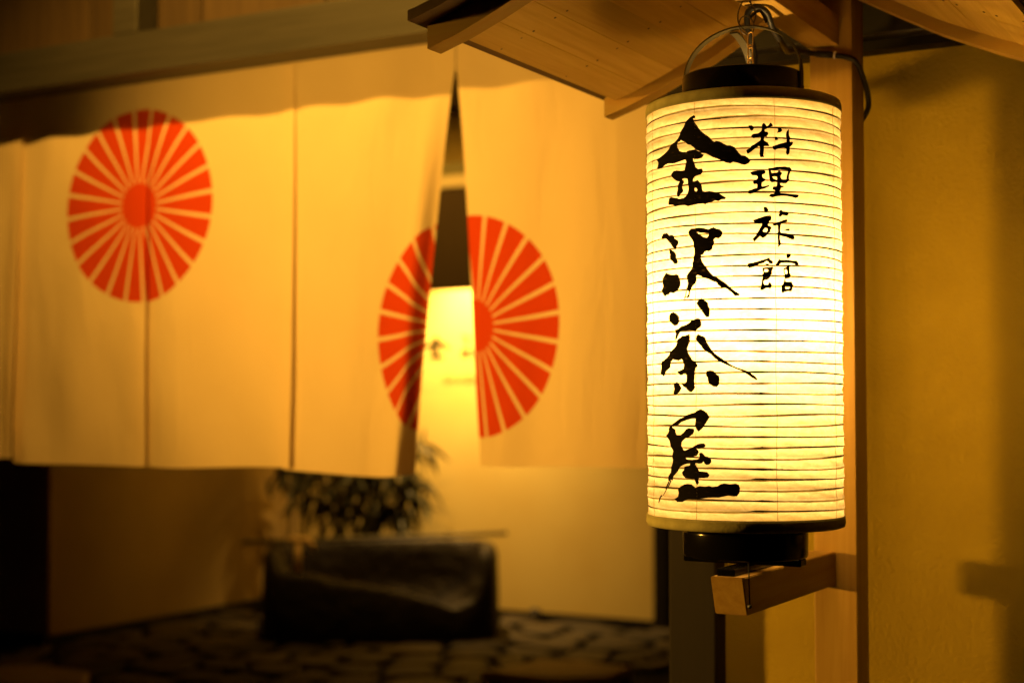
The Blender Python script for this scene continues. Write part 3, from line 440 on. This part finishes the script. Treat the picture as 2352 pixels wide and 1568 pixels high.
def letter_tris(key, gx=6.0, gz=3.2525, rough=0.0):
    polys = INK[key]; hole = INK.get(key + '_hole')
    rnd = random.Random(hash(key) % 1000 if False else len(key) * 7)
    verts, edges = [], []
    def grow(poly, d):
        ar = sum(poly[i - 1][0] * poly[i][1] - poly[i][0] * poly[i - 1][1] for i in range(len(poly)))
        sg = 1 if ar > 0 else -1; out = []
        for i in range(len(poly)):
            a, b = poly[i - 1], poly[(i + 1) % len(poly)]
            tx, ty = b[0] - a[0], b[1] - a[1]; L = math.hypot(tx, ty) or 1
            out.append((poly[i][0] + sg * ty / L * d, poly[i][1] - sg * tx / L * d))
        return out
    def add(poly):
        pts = []
        for i in range(len(poly)):
            a, b = poly[i], poly[(i + 1) % len(poly)]
            L = math.hypot(b[0] - a[0], b[1] - a[1]); k = max(1, int(L / 1.6))
            for q in range(k):
                t = q / k
                pts.append((a[0] + (b[0] - a[0]) * t + rnd.uniform(-rough, rough), a[1] + (b[1] - a[1]) * t + rnd.uniform(-rough, rough)))
        s = len(verts); verts.extend(Vector(p) for p in pts)
        edges.extend((s + i, s + (i + 1) % len(pts)) for i in range(len(pts)))
        return pts
    PP = [add(grow(p, 0.28)) for p in polys]
    HH = add(hole) if hole else None
    xs = [v.x for v in verts]; zs = [v.y for v in verts]
    x = min(xs)
    while x < max(xs):
        z = math.floor(min(zs) / gz) * gz
        while z < max(zs):
            verts.append(Vector((x, z))); z += gz
        x += gx
    r = delaunay_2d_cdt(verts, edges, [], 0, 1e-4)
    V, F = r[0], r[2]
    keep = []
    for t in F:
        cx = sum(V[i].x for i in t) / 3; cz = sum(V[i].y for i in t) / 3
        if any(inside(p, cx, cz) for p in PP) and not (HH and inside(HH, cx, cz)): keep.append(tuple(t))
    used = sorted({i for t in keep for i in t}); mp_ = {i: k for k, i in enumerate(used)}
    return [(V[i].x, V[i].y) for i in used], [tuple(mp_[i] for i in t) for t in keep]

# lettering on the sign wall (same brush writing, set in a row)
SC = 0.158 / 0.105
def wall_letter(key, cx, cz, name='brush_letter'):
    v, t = letter_tris(key, 40, 40)
    mx = (min(a for a, b in v) + max(a for a, b in v)) / 2; mz = (min(b for a, b in v) + max(b for a, b in v)) / 2
    h = max(b for a, b in v) - min(b for a, b in v); k = 0.165 / h
    return mesh_obj(name, [(cx + (a - mx) * k - bw.location.x, -0.006, cz + (b - mz) * k) for a, b in v], [tuple(reversed(q)) for q in t], 'ink', bw)
for i, key in enumerate(('kin', 'sawa', 'cha', 'ya')):
    wall_letter(key, -5.475 + 0.30 * i, 1.80)
cu = bpy.data.curves.new('gold_lettering', 'FONT'); cu.body = 'KANAZAWA CHAYA'; cu.size = 0.066; cu.extrude = 0.002
to = bpy.data.objects.new('gold_lettering', cu); col.objects.link(to)
dg = bpy.context.evaluated_depsgraph_get(); me = bpy.data.meshes.new_from_object(to.evaluated_get(dg)); bpy.data.objects.remove(to)
me.materials.clear(); me.materials.append(MATS['gold_letter'])
to = bpy.data.objects.new('gold_lettering', me); link(to, bw); to.location = (-5.43 + 5.0, -0.005, 1.56); to.rotation_euler = (R(90), 0, 0)

# ================================================================== CURTAIN (noren)
YN, ZT, ZB_ = 3.030, NZ(2.42), NZ(1.222)
noren_material([(-3.205 * K, NZ(2.005)), (-2.075 * K, NZ(1.612))], 0.2925 * K)
nr = empty('noren_curtain', (-2.6, YN, ZB_), 'cream split curtain printed with red spoked wheels hanging in the entrance', 'curtain')
def smooth(a, b, t):
    t = max(0, min(1, (t - a) / (b - a))); return t * t * (3 - 2 * t)
def panel(x0, x1, dl, dr, fold_r, fold_l, seed, zb, droop, ushift=0.0, fs=0.80):
    """dl/dr sideways shift of the left/right edge at the hem, fold_* how far an edge turns back"""
    x0 *= K; x1 *= K; dl *= K; dr *= K; fold_r *= K; fold_l *= K; zb = NZ(zb)
    rn = random.Random(seed); nx, nz = 44, 60; W = x1 - x0; H = ZT - zb
    ph = [rn.uniform(0, 6.28) for _ in range(6)]
    verts, uvs = [], []
    for j in range(nz + 1):
        v = j / nz; z = ZT - H * v
        vv = max(0.0, (v - 0.10) / 0.90) ** 0.8
        for i in range(nx + 1):
            t = i / nx
            x = x0 + W * t + (dl * (1 - t) ** 2 + dr * t ** 2) * vv
            cr = smooth(fs, 1.0, t); cl = smooth(0.22, 0.0, t)
            x += -0.35 * max(0.0, fold_r) * cr * vv ** .8
            y = YN
            y += fold_r * cr * cr * vv ** .8 + fold_l * cl * cl * vv ** .8
            y += -0.016 * math.sin(math.pi * t) * vv
            y += 0.006 * (0.35 + vv) * math.sin(2 * math.pi * (1.3 * t) + ph[0] + 1.1 * v)
            y += 0.0016 * (0.5 + 0.7 * vv) * math.sin(2 * math.pi * (2.6 * t + 0.5 * v) + ph[1])
            y += 0.0045 * math.exp(-((v - 0.12) / 0.12) ** 2) * math.sin(2 * math.pi * 2.2 * t + ph[2])
            y += 0.004 * smooth(0.6, 1, v) * math.sin(2 * math.pi * (1.7 * t - 1.6 * v) + ph[3])
            zz = z - droop * vv * math.sin(math.pi * min(1, t)) + 0.004 * vv * math.sin(5 * t + ph[4])
            verts.append((x - nr.location.x, y - nr.location.y, zz - nr.location.z)); uvs.append((x0 + W * t + ushift, z))
    faces = []
    for j in range(nz):
        for i in range(nx):
            a = j * (nx + 1) + i; faces.append((a, a + 1, a + nx + 2, a + nx + 1))
    o = mesh_obj('cloth_panel', verts, faces, MATS['noren'], nr, True)
    uvl = o.data.uv_layers.new(name='flat')
    for lp in o.data.loops: uvl.data[lp.index].uv = uvs[lp.vertex_index]
    return o
panel(-4.32, -3.700, 0.0, 0.0, -0.030, 0.0, 1, 1.228, 0.004)
panel(-3.760, -3.170, 0.01, 0.020, -0.030, 0.014, 2, 1.220, 0.006, 0.0, 0.55)
panel(-3.225, -2.615, 0.010, 0.010, -0.016, 0.010, 3, 1.222, 0.004, 0.0, 0.6)
panel(-2.660, -2.078, 0.004, -0.145, 0.06, 0.006, 4, 1.215, 0.008, -0.075, 0.84)
panel(-2.074, -1.515, 0.068, -0.015, 0.010, 0.012, 5, 1.245, 0.004, -0.012)
tube('curtain_rod', [(-3.9 + 2.6, 0.0, ZT - ZB_), (-1.3 + 2.6, 0.0, ZT - ZB_)], 0.012, 'bamboo_pole', nr, 10)

# ================================================================== BASIN AND BAMBOO INSIDE
bc = Vector((-5.19, 7.651, 0.0)); BA = R(33.0)
bs = empty('water_basin', bc, 'large dark carved basin with a wavy low front rim', 'basin'); bs.rotation_euler = (0, 0, BA)
def basin():
    nphi = 96; a, b = 0.70, 0.40
    def rim(phi):
        u = math.cos(phi); front = max(0.0, -math.sin(phi))
        key = [(-1.0, .52), (-.85, .45), (-.70, .42), (-.35, .415), (-.10, .37), (.15, .27), (.38, .215), (.58, .245), (.78, .35), (.92, .48), (1.0, .545)]
        hf = key[-1][1]
        for (u0, h0), (u1, h1) in zip(key, key[1:]):
            if u0 <= u <= u1: hf = h0 + (h1 - h0) * smooth(0, 1, (u - u0) / (u1 - u0)); break
        return 0.55 + (hf - 0.55) * smooth(0.15, 0.75, front)
    def sup(phi, k):
        c, s = math.cos(phi), math.sin(phi); e = 0.48
        return (a * k * math.copysign(abs(c) ** e, c), b * k * math.copysign(abs(s) ** e, s))
    verts, faces = [], []
    rings = [(0.98, 0.0, 0), (1.02, 0.05, 0), (1.02, 0.5, 1), (1.01, 0.90, 1), (0.985, 0.97, 1), (0.95, 1.0, 1), (0.90, 1.0, 1), (0.87, 0.965, 1), (0.84, 0.85, 1), (0.82, 0.6, 1), (0.76, 0.10, 0), (0.45, 0.08, 0)]
    for i in range(nphi):
        phi = 2 * math.pi * i / nphi; h = rim(phi)
        for (k, z, rel) in rings:
            x, y = sup(phi, k * (1 + 0.012 * math.sin(5 * phi) + .008 * math.sin(11 * phi + 1))); verts.append((x, y, z * h if rel else z))
    nr_ = len(rings)
    for i in range(nphi):
        j = (i + 1) % nphi
        for q in range(nr_ - 1): faces.append((i * nr_ + q, j * nr_ + q, j * nr_ + q + 1, i * nr_ + q + 1))
    faces.append(tuple(i * nr_ + nr_ - 1 for i in range(nphi)))
    mesh_obj('basin_body', verts, faces, 'basin_wood', bs, True)
basin()
po = tube('bamboo_pole', [Vector((-5.956, 7.262, 0.56)).lerp(Vector((-4.633, 8.228, 0.600)), t / 6) for t in range(7)], [0.015, 0.015, 0.0145, 0.014, 0.0135, 0.013, 0.0125], 'bamboo_pole', n=10)
tag(po, 'long thin bamboo pole laid across the top of the basin', 'pole')
sp_ = empty('water_spout', (-5.444, 7.153, 0.40), 'pale bamboo water spout shaped like a T on the basin rim', 'spout')
tube('upright', [(0, 0, -.02), (0.0, 0.0, 0.10), (0.004, 0.0, 0.19)], 0.021, 'bamboo_pale', sp_, 12)
tube('cross_pipe', [(-0.055, -0.035, 0.205), (0.06, 0.035, 0.205)], 0.020, 'bamboo_pale', sp_, 12)
tube('outlet', [(0.055, 0.03, 0.20), (0.072, 0.042, 0.18), (0.078, 0.045, 0.145)], 0.017, 'bamboo_pale', sp_, 12)
def leaf_mesh():
    v = [(0, 0, 0), (.012, .03, .004), (.016, .07, .003), (.011, .12, -.004), (0, .18, -.02), (-.011, .12, -.004), (-.016, .07, .003), (-.012, .03, .004), (0, .07, -.004), (0, .12, -.010)]
    f_ = [(0, 1, 8), (0, 8, 7), (1, 2, 8), (7, 8, 6), (2, 3, 9, 8), (8, 9, 5, 6), (3, 4, 9), (9, 4, 5)]
    me = bpy.data.meshes.new('leaf'); me.from_pydata(v, [], f_); me.materials.append(MATS['leaf']); return me
LEAF = leaf_mesh()
def bamboo(loc, label, seed, nst, spread, clusters, nleaf):
    rn = random.Random(seed)
    e = empty('bamboo_plant', loc, label, 'plant', 'potted bamboo behind the basin')
    for k in range(nst):
        x = rn.uniform(-spread, spread); y = rn.uniform(-.08, .08); h = rn.uniform(1.5, 2.0); lean = rn.uniform(-.10, .10)
        tube('stem', [(x, y, 0), (x + lean * .3, y, h * .35), (x + lean * .7, y, h * .7), (x + lean * 1.3, y, h)], [.013, .012, .010, .005], 'bamboo_stem', e, 7)
    for (cx, cy, cz, r) in clusters:
        for k in range(nleaf):
            o = bpy.data.objects.new('leaf', LEAF); link(o, e)
            d = Vector((rn.gauss(0, 1), rn.gauss(0, 1), rn.gauss(0, .8))) * r * .55
            o.location = Vector((cx, cy, cz)) + d
            o.rotation_euler = (rn.uniform(-1.3, -.2), rn.uniform(-.5, .5), rn.uniform(0, 6.28))
            s = rn.uniform(.9, 1.7); o.scale = (s, s, s)
bamboo((-6.00, 8.22, 0), 'leafy bamboo growing behind the left half of the basin', 5, 9, .32, [(-.30, 0, .98, .12), (-.25, 0, 1.15, .12), (.05, 0, 1.08, .16), (.28, 0, .80, .16), (.20, 0, 1.0, .16), (.4, 0, 1.1, .14), (-.05, 0, .8, .16)], 34)
bamboo((-5.57, 8.42, 0), 'leafy bamboo in front of the sign wall beside the lettering', 9, 4, .16, [(-.12, 0, .95, .16), (.0, -.05, .72, .14), (.08, 0, 1.15, .11), (.10, 0, .9, .12), (-.2, 0, .70, .14), (-.25, 0, 1.05, .15)], 36)

# ================================================================== LANTERN STAND
PX0, PX1, PY0, PY1 = -0.696, -0.632, 2.156, 2.216
CXR = -0.663                                   # ridge line of the little roof
st = empty('lantern_stand', (CXR, 2.186, -0.02), 'pale wooden post with arms and a small gabled roof over the lantern', 'lantern stand')
def lb(name, lo, hi, m, bevel=0.0015, par=st):
    return box(name, lo, hi, m, par, bevel, 2)
lb('post', (PX0, PY0, -0.02), (PX1, PY1, 2.10), 'hinoki_z')
# lower bracket with a slanted end
def bracket():
    x0, x1, zt, zb = -0.706, -0.663, 1.186, 1.138
    yn, yf, cut = 1.772, PY0 - .0005, 0.016
    bm = bmesh.new()
    vs_ = [bm.verts.new(v) for v in [(x0, yn, zt), (x1, yn, zt), (x1, yf, zt), (x0, yf, zt), (x0, yn + cut, zb), (x1, yn + cut, zb), (x1, yf, zb), (x0, yf, zb)]]
    for q in [(0, 1, 2, 3), (7, 6, 5, 4), (0, 4, 5, 1), (1, 5, 6, 2), (2, 6, 7, 3), (3, 7, 4, 0)]: bm.faces.new([vs_[i] for i in q])
    bmesh.ops.bevel(bm, geom=bm.edges[:], offset=0.0012, segments=2, affect='EDGES')
    bmesh.ops.translate(bm, verts=bm.verts, vec=-st.location)
    bm_obj('lower_bracket', bm, 'hinoki_y', st)
bracket()
lb('bracket_tail', (-0.706, PY1 + .0005, 1.138), (-0.663, 2.238, 1.186), 'hinoki_y')
lb('upper_arm', (-0.697, 1.62, 1.930), (-0.651, PY0 - .0005, 1.975), 'hinoki_y')
# roof profile: lower edge of the barge boards against distance from the ridge line
KEY = [(0.0, 2.012), (0.05, 1.986), (0.09, 1.963), (0.17, 1.918), (0.25, 1.882), (0.30, 1.862), (0.345, 1.848), (0.40, 1.838)]
def zr(d):
    d = abs(d)
    for (a, za), (b, zb) in zip(KEY, KEY[1:]):
        if d <= b: return za + (zb - za) * (d - a) / (b - a)
    return KEY[-1][1]
def sheet(name, ds, y0, y1, f0, f1, m, par, side, orig):
    """solid between profiles f0(d) and f1(d) over distances ds, from y0 to y1, on one side of the ridge"""
    v, fc = [], []; n = len(ds)
    for y in (y0, y1):
        for d in ds: v.append((CXR + side * d - orig.x, y - orig.y, f0(d) - orig.z))
        for d in ds: v.append((CXR + side * d - orig.x, y - orig.y, f1(d) - orig.z))
    A, B, C, D = 0, n, 2 * n, 3 * n
    for i in range(n - 1):
        fc += [(A + i, A + i + 1, C + i + 1, C + i), (B + i + 1, B + i, D + i, D + i + 1), (A + i + 1, A + i, B + i, B + i + 1), (C + i, C + i + 1, D + i + 1, D + i)]
    fc += [(A, C, D, B), (A + n - 1, B + n - 1, D + n - 1, C + n - 1)]
    o = mesh_obj(name, v, fc, m, par)
    bm = bmesh.new(); bm.from_mesh(o.data); bmesh.ops.recalc_face_normals(bm, faces=bm.faces); bm.to_mesh(o.data); bm.free()
    return o
dd = [i * 0.352 / 30 for i in range(31)]
roof = None
for side in (-1, 1):
    slab_ = sheet('roof_slab', dd, 1.550, 2.150, lambda d: zr(d) + 0.030, lambda d: zr(d) + 0.043, 'roof_top', st, side, st.location)
    db = [i * 0.345 / 26 for i in range(27)]
    for (y0, y1) in ((1.585, 1.617), (2.098, 2.128)):
        sheet('barge_board', db, y0, y1, lambda d: zr(d), lambda d: zr(d) + 0.0295, 'hinoki_x', slab_, side, st.location)
    edges = [0.0, 0.035, 0.083, 0.132, 0.180, 0.229, 0.278, 0.326]
    for a, b in zip(edges, edges[1:]):
        ds = [a + 0.0004 + (b - a - 0.0008) * t / 4 for t in range(5)]
        off = random.uniform(-.0006, .0006)
        sheet('plank', ds, 1.6172, 2.0978, lambda d: zr(d) + 0.018 + off, lambda d: zr(d) + 0.028, 'hinoki_plank', slab_, side, st.location)
    for yy in (1.726, 1.917):
        for a, b in zip(edges[1:], edges[2:]):
            for d in (a + 0.008, b - 0.0085):
                if 'NAIL' not in globals():
                    bm = bmesh.new(); bmesh.ops.create_uvsphere(bm, u_segments=8, v_segments=5, radius=0.0019)
                    for v in bm.verts: v.co.z *= 0.35
                    NAIL = bpy.data.meshes.new('nail'); bm.to_mesh(NAIL); bm.free(); NAIL.materials.append(MATS['nail'])
                o = bpy.data.objects.new('nail', NAIL); link(o, slab_)
                o.location = Vector((CXR + side * (d + random.uniform(-.001, .001)), yy + random.uniform(-.001, .001), zr(d) + 0.0176)) - st.location
                o.rotation_euler = (0, side * R(26), 0)
box('ridge_cap', (CXR - 0.022, 1.54, 2.053), (CXR + 0.022, 2.155, 2.075), 'roof_top', st, 0.003)

# ================================================================== LANTERN
ln = empty('paper_lantern', (LX, LY, 1.2), 'glowing tall cylindrical paper lantern with black brush lettering', 'lantern')
def LZ(z): return z - 1.2
Z0, Z1, NB = 1.2577, 1.7782, 40
PIT = (Z1 - Z0) / NB
def rad_at(z, a=0.0):
    t = (z - Z0) / PIT
    return LR - 0.0011 * abs(math.sin(math.pi * t)) + 0.0006 * math.sin(3 * a + 5 * z * 30)
def shade():
    n, sub = 128, 6; rows = NB * sub
    verts, faces = [], []
    for j in range(rows + 1):
        z = Z0 + (Z1 - Z0) * j / rows
        for i in range(n):
            a = 2 * math.pi * i / n; r = rad_at(z, a) + 0.00035 * math.sin(17 * a + j * .9) * math.sin(math.pi * j / sub) ** 2
            zz = z + 0.0006 * math.sin(a * 2 + z * 40)
            verts.append((r * math.sin(a), -r * math.cos(a), LZ(zz)))
    for j in range(rows):
        for i in range(n):
            k = (i + 1) % n; faces.append((j * n + i, j * n + k, (j + 1) * n + k, (j + 1) * n + i))
    return mesh_obj('paper_shade', verts, faces, MATS['paper'], ln, True)
shade_o = shade()
# bamboo ribs, each a hoop inside the paper with a thicker lapped joint
def rib(k):
    z = Z0 + PIT * k; rn = random.Random(k); n, m_ = 96, 6; verts, faces = [], []
    ja = 0.52 + rn.uniform(-.03, .03) + (0.0 if k < 24 else rn.uniform(2, 4))
    for i in range(n):
        a = 2 * math.pi * i / n
        dj = (a - ja + math.pi) % (2 * math.pi) - math.pi
        rr = 0.00078 + 0.00040 * math.exp(-(dj / 0.07) ** 2) + 0.00008 * math.sin(5 * a + k)
        zz = z + 0.0006 * math.sin(a * 2 + z * 40) + 0.00035 * math.sin(3 * a + k * 1.7)
        rc = LR - 0.0010
        for q in range(m_):
            b = 2 * math.pi * q / m_
            r = rc + rr * math.cos(b); verts.append((r * math.sin(a), -r * math.cos(a), LZ(zz) + rr * 1.25 * math.sin(b)))
    for i in range(n):
        j = (i + 1) % n
        for q in range(m_):
            q2 = (q + 1) % m_; faces.append((i * m_ + q, j * m_ + q, j * m_ + q2, i * m_ + q2))
    mesh_obj('rib', verts, faces, 'bamboo_rib', shade_o, True)
for k in range(1, NB): rib(k)
for k in range(8):
    a = R(11.5 + 46 * k) - YAW + R(-0.0) + R(10.0)
    pts = []
    for j in range(81):
        z = Z0 + (Z1 - Z0) * j / 80; r = rad_at(z, a) + 0.0004 * (j % 2)
        aa = a + 0.004 * math.sin(j * .35 + k)
        pts.append((r * math.sin(aa), -r * math.cos(aa), LZ(z)))
    tube('thread', pts, 0.00030, 'thread', shade_o, 4)
# brush letters laid on the paper
for key in ('kin', 'sawa', 'cha', 'ya', 'ryo', 'ri', 'ryo2', 'kan'):
    v, t = letter_tris(key, rough=0.12 if key in ('kin', 'sawa', 'cha', 'ya') else 0.04)
    vv = []
    for (s_, zz) in v:
        a = s_ / 1000 / LR; z = zz / 1000; r = rad_at(z, a) + 0.00075
        vv.append((r * math.sin(a), -r * math.cos(a), LZ(z)))
    mesh_obj('brush_letter', vv, t, 'brush_ink', shade_o, True)
# cloth rims, top and bottom discs, lacquered collars
lathe('rim_band', [(LR - .0015, LZ(1.7775)), (LR + .0008, LZ(1.7765)), (LR + .0010, LZ(1.785)), (LR - .0005, LZ(1.7905)), (LR - .004, LZ(1.7922)), (0.074, LZ(1.7925)), (0.074, LZ(1.790)), (LR - .004, LZ(1.7895))], 'rim_cloth', ln, 96, close=True)
lathe('rim_band', [(LR - .0015, LZ(1.2585)), (LR + .0010, LZ(1.2595)), (LR + .0016, LZ(1.2500)), (LR + .0004, LZ(1.2455)), (LR - .004, LZ(1.2440)), (0.074, LZ(1.2440)), (0.074, LZ(1.2465)), (LR - .004, LZ(1.2470))], 'rim_cloth', ln, 96, close=True)
lathe('collar', [(0.0785, LZ(1.7930)), (0.0790, LZ(1.8010)), (0.0785, LZ(1.8280)), (0.0772, LZ(1.8300)), (0.0745, LZ(1.8300)), (0.0738, LZ(1.8280)), (0.0738, LZ(1.7930))], 'lacquer', ln, 96, close=True)
lathe('collar', [(0.0800, LZ(1.2435)), (0.0805, LZ(1.2350)), (0.0800, LZ(1.2080)), (0.0785, LZ(1.2050)), (0.0750, LZ(1.2050)), (0.0742, LZ(1.2080)), (0.0742, LZ(1.2435))], 'lacquer', ln, 96, close=True)
# battens under the bottom collar
def batten(lo, hi): box('base_batten', Vector(lo), Vector(hi), 'lacquer', ln, 0.0012)
batten((LX - 0.082, LY - 0.011, 1.1955), (LX + 0.078, LY + 0.011, 1.2048))
batten((LX - 0.011, LY - 0.074, 1.1862), (LX + 0.013, LY + 0.074, 1.1952))
# carrying bails
rt = Vector((math.cos(YAW), math.sin(YAW), 0)); fw = Vector((-math.sin(YAW), math.cos(YAW), 0))
def strip(name, path, side, w_, th, m, par):
    P = [Vector(p) for p in path]; v, fc = [], []
    for i, p in enumerate(P):
        t = (P[min(i + 1, len(P) - 1)] - P[max(i - 1, 0)]).normalized(); nrm = t.cross(side).normalized()
        for (a, b) in ((1, 1), (1, -1), (-1, -1), (-1, 1)): v.append(p + side * a * w_ / 2 + nrm * b * th / 2)
    for i in range(len(P) - 1):
        for q in range(4): fc.append((i * 4 + q, i * 4 + (q + 1) % 4, (i + 1) * 4 + (q + 1) % 4, (i + 1) * 4 + q))
    fc += [(3, 2, 1, 0), tuple((len(P) - 1) * 4 + q for q in range(4))]
    return mesh_obj(name, v, fc, m, par)
arc = []
dirv = Vector((1, 0.03, 0)).normalized()
for i in range(33):
    a = math.pi * i / 32
    arc.append(-dirv * math.cos(a) * 0.0795 + Vector((0, 0, LZ(1.828) + 0.068 * math.sin(a) ** 0.9)))
arc = [Vector((arc[0].x, arc[0].y, LZ(1.803)))] + arc + [Vector((arc[-1].x, arc[-1].y, LZ(1.803)))]
side_v = dirv.cross(Vector((0, 0, 1))).normalized()
strip('bail', arc, side_v, 0.0125, 0.0020, 'bail_iron', ln)
arc2 = []
for i in range(17):
    a = math.pi / 2 * i / 16
    arc2.append(Vector((0, 1, 0)) * math.cos(a) * 0.076 - Vector((0.012, 0, 0)) + Vector((0, 0, LZ(1.826) + 0.064 * math.sin(a) ** .9)))
strip('bail', arc2, Vector((1, 0, 0)), 0.0105, 0.0020, 'bail_iron', ln)
for sgn in (1,):
    bm = bmesh.new(); bmesh.ops.create_uvsphere(bm, u_segments=10, v_segments=6, radius=0.0026)
    bm_obj('rivet', bm, 'nail', ln, True, loc=dirv * 0.0805 * sgn + Vector((0, 0, LZ(1.809))))
# cord hanging below
tube('cord', [(0.030, -0.070, LZ(1.205)), (0.0305, -0.070, LZ(1.18)), (0.031, -0.0695, LZ(1.152))], 0.0010, 'rubber', ln, 6)
bm = bmesh.new(); bmesh.ops.create_icosphere(bm, subdivisions=1, radius=0.0034)
bm_obj('cord_knot', bm, 'rubber', ln, False, loc=(0.031, -0.0695, LZ(1.150)))
# bulb and socket inside
lathe('bulb', [(0.0, LZ(1.475)), (0.010, LZ(1.478)), (0.010, LZ(1.462)), (0.014, LZ(1.455)), (0.014, LZ(1.40)), (0.0, LZ(1.40))], 'tie', ln, 20)
tube('socket_stem', [(0, 0, LZ(1.40)), (0, 0, LZ(1.205))], 0.006, 'rubber', ln, 8)

# ------------------------------------------------------------------ chain, hook and cable
ch = empty('hanging_chain', (LX, LY, 1.83), 'short brass chain and wire hook holding the lantern under the arm', 'chain')
def link_path(h, w, n=20):
    pts = []
    for i in range(n + 1):
        a = 2 * math.pi * i / n; c, s = math.cos(a), math.sin(a)
        pts.append((w * c, 0, (h - w) * (1 if s > 0 else -1) * min(1, abs(s) * 2.2) + w * s))
    return pts
def ring_mesh(name, pts, r, m, par, loc, rot):
    P = [Vector(p) for p in pts[:-1]]; n = len(P); k = 6; v, fc = [], []
    for i, p in enumerate(P):
        t = (P[(i + 1) % n] - P[i - 1]).normalized(); s = Vector((0, 1, 0)); w_ = t.cross(s)
        for q in range(k):
            a = 2 * math.pi * q / k; v.append(p + s * math.cos(a) * r + w_ * math.sin(a) * r)
    for i in range(n):
        j = (i + 1) % n
        for q in range(k): fc.append((i * k + q, i * k + (q + 1) % k, j * k + (q + 1) % k, j * k + q))
    o = mesh_obj(name, v, fc, m, par, True); o.location = loc; o.rotation_euler = rot; return o
hx = rt * 0.010 - fw * 0.005
for i, (z, ry) in enumerate([(1.8265, 40), (1.8435, -50), (1.8605, 40), (1.8775, -50)]):
    ring_mesh('chain_link', link_path(0.0105, 0.0046), 0.00095, 'brass', ch, hx + Vector((0, 0, z - 1.83)), (0, R(3), YAW + R(ry)))
ring_mesh('split_ring', [(0.0125 * math.cos(2 * math.pi * i / 24), 0, 0.0125 * math.sin(2 * math.pi * i / 24)) for i in range(25)], 0.0009, 'wire', ch, hx + Vector((-0.006, 0.003, 0.0685)), (0, 0, YAW + R(30)))
tube('hook', spline([hx + Vector((-.004, .002, 0.058)), hx + Vector((-.014, -.004, 0.070)), hx + Vector((-.015, -.004, 0.085)), hx + Vector((-.010, -.002, 0.0995))], 6), 0.0011, 'wire', ch, 6)
tube('hook', spline([hx + Vector((.004, .002, 0.070)), hx + Vector((.006, .004, 0.085)), hx + Vector((-.004, .0, 0.105)), hx + Vector((-.010, -.004, 0.125))], 6), 0.0011, 'wire', ch, 6)
tube('wire_tie', spline([hx + Vector((0, 0, 0.078)), hx + Vector((.012, .004, 0.086)), hx + Vector((.020, .008, 0.070))], 5), 0.0022, 'rubber', ch, 6)

pc = empty('power_cable', (-0.67, 2.0, 1.9), 'black power cable taped along the upper arm and round the post', 'cable')
def PC(pts): return [Vector(p) - pc.location for p in pts]
tube('cable', PC(spline([(-0.690, 1.893, 1.829), (-0.688, 1.895, 1.87), (-0.692, 1.88, 1.905), (-0.688, 1.875, 1.922), (-0.676, 1.880, 1.926), (-0.668, 1.890, 1.920), (-0.668, 1.91, 1.905), (-0.672, 1.96, 1.894), (-0.688, 2.03, 1.900), (-0.697, 2.09, 1.914), (-0.690, 2.140, 1.920), (-0.664, 2.151, 1.917), (-0.634, 2.1505, 1.909), (-0.6255, 2.160, 1.901), (-0.6250, 2.190, 1.885), (-0.6250, 2.214, 1.862), (-0.630, 2.2215, 1.84), (-0.660, 2.222, 1.80)], 7)), 0.0042, 'rubber', pc, 8)
tube('tape_wrap', PC([(-0.682, 2.1455, 1.9195), (-0.660, 2.1512, 1.9165)]), 0.0052, 'rubber', pc, 8)
tube('cable_tie', PC([(-0.657, 2.1510, 1.9160), (-0.6545, 2.1510, 1.9155)]), 0.0056, 'tie', pc, 8)
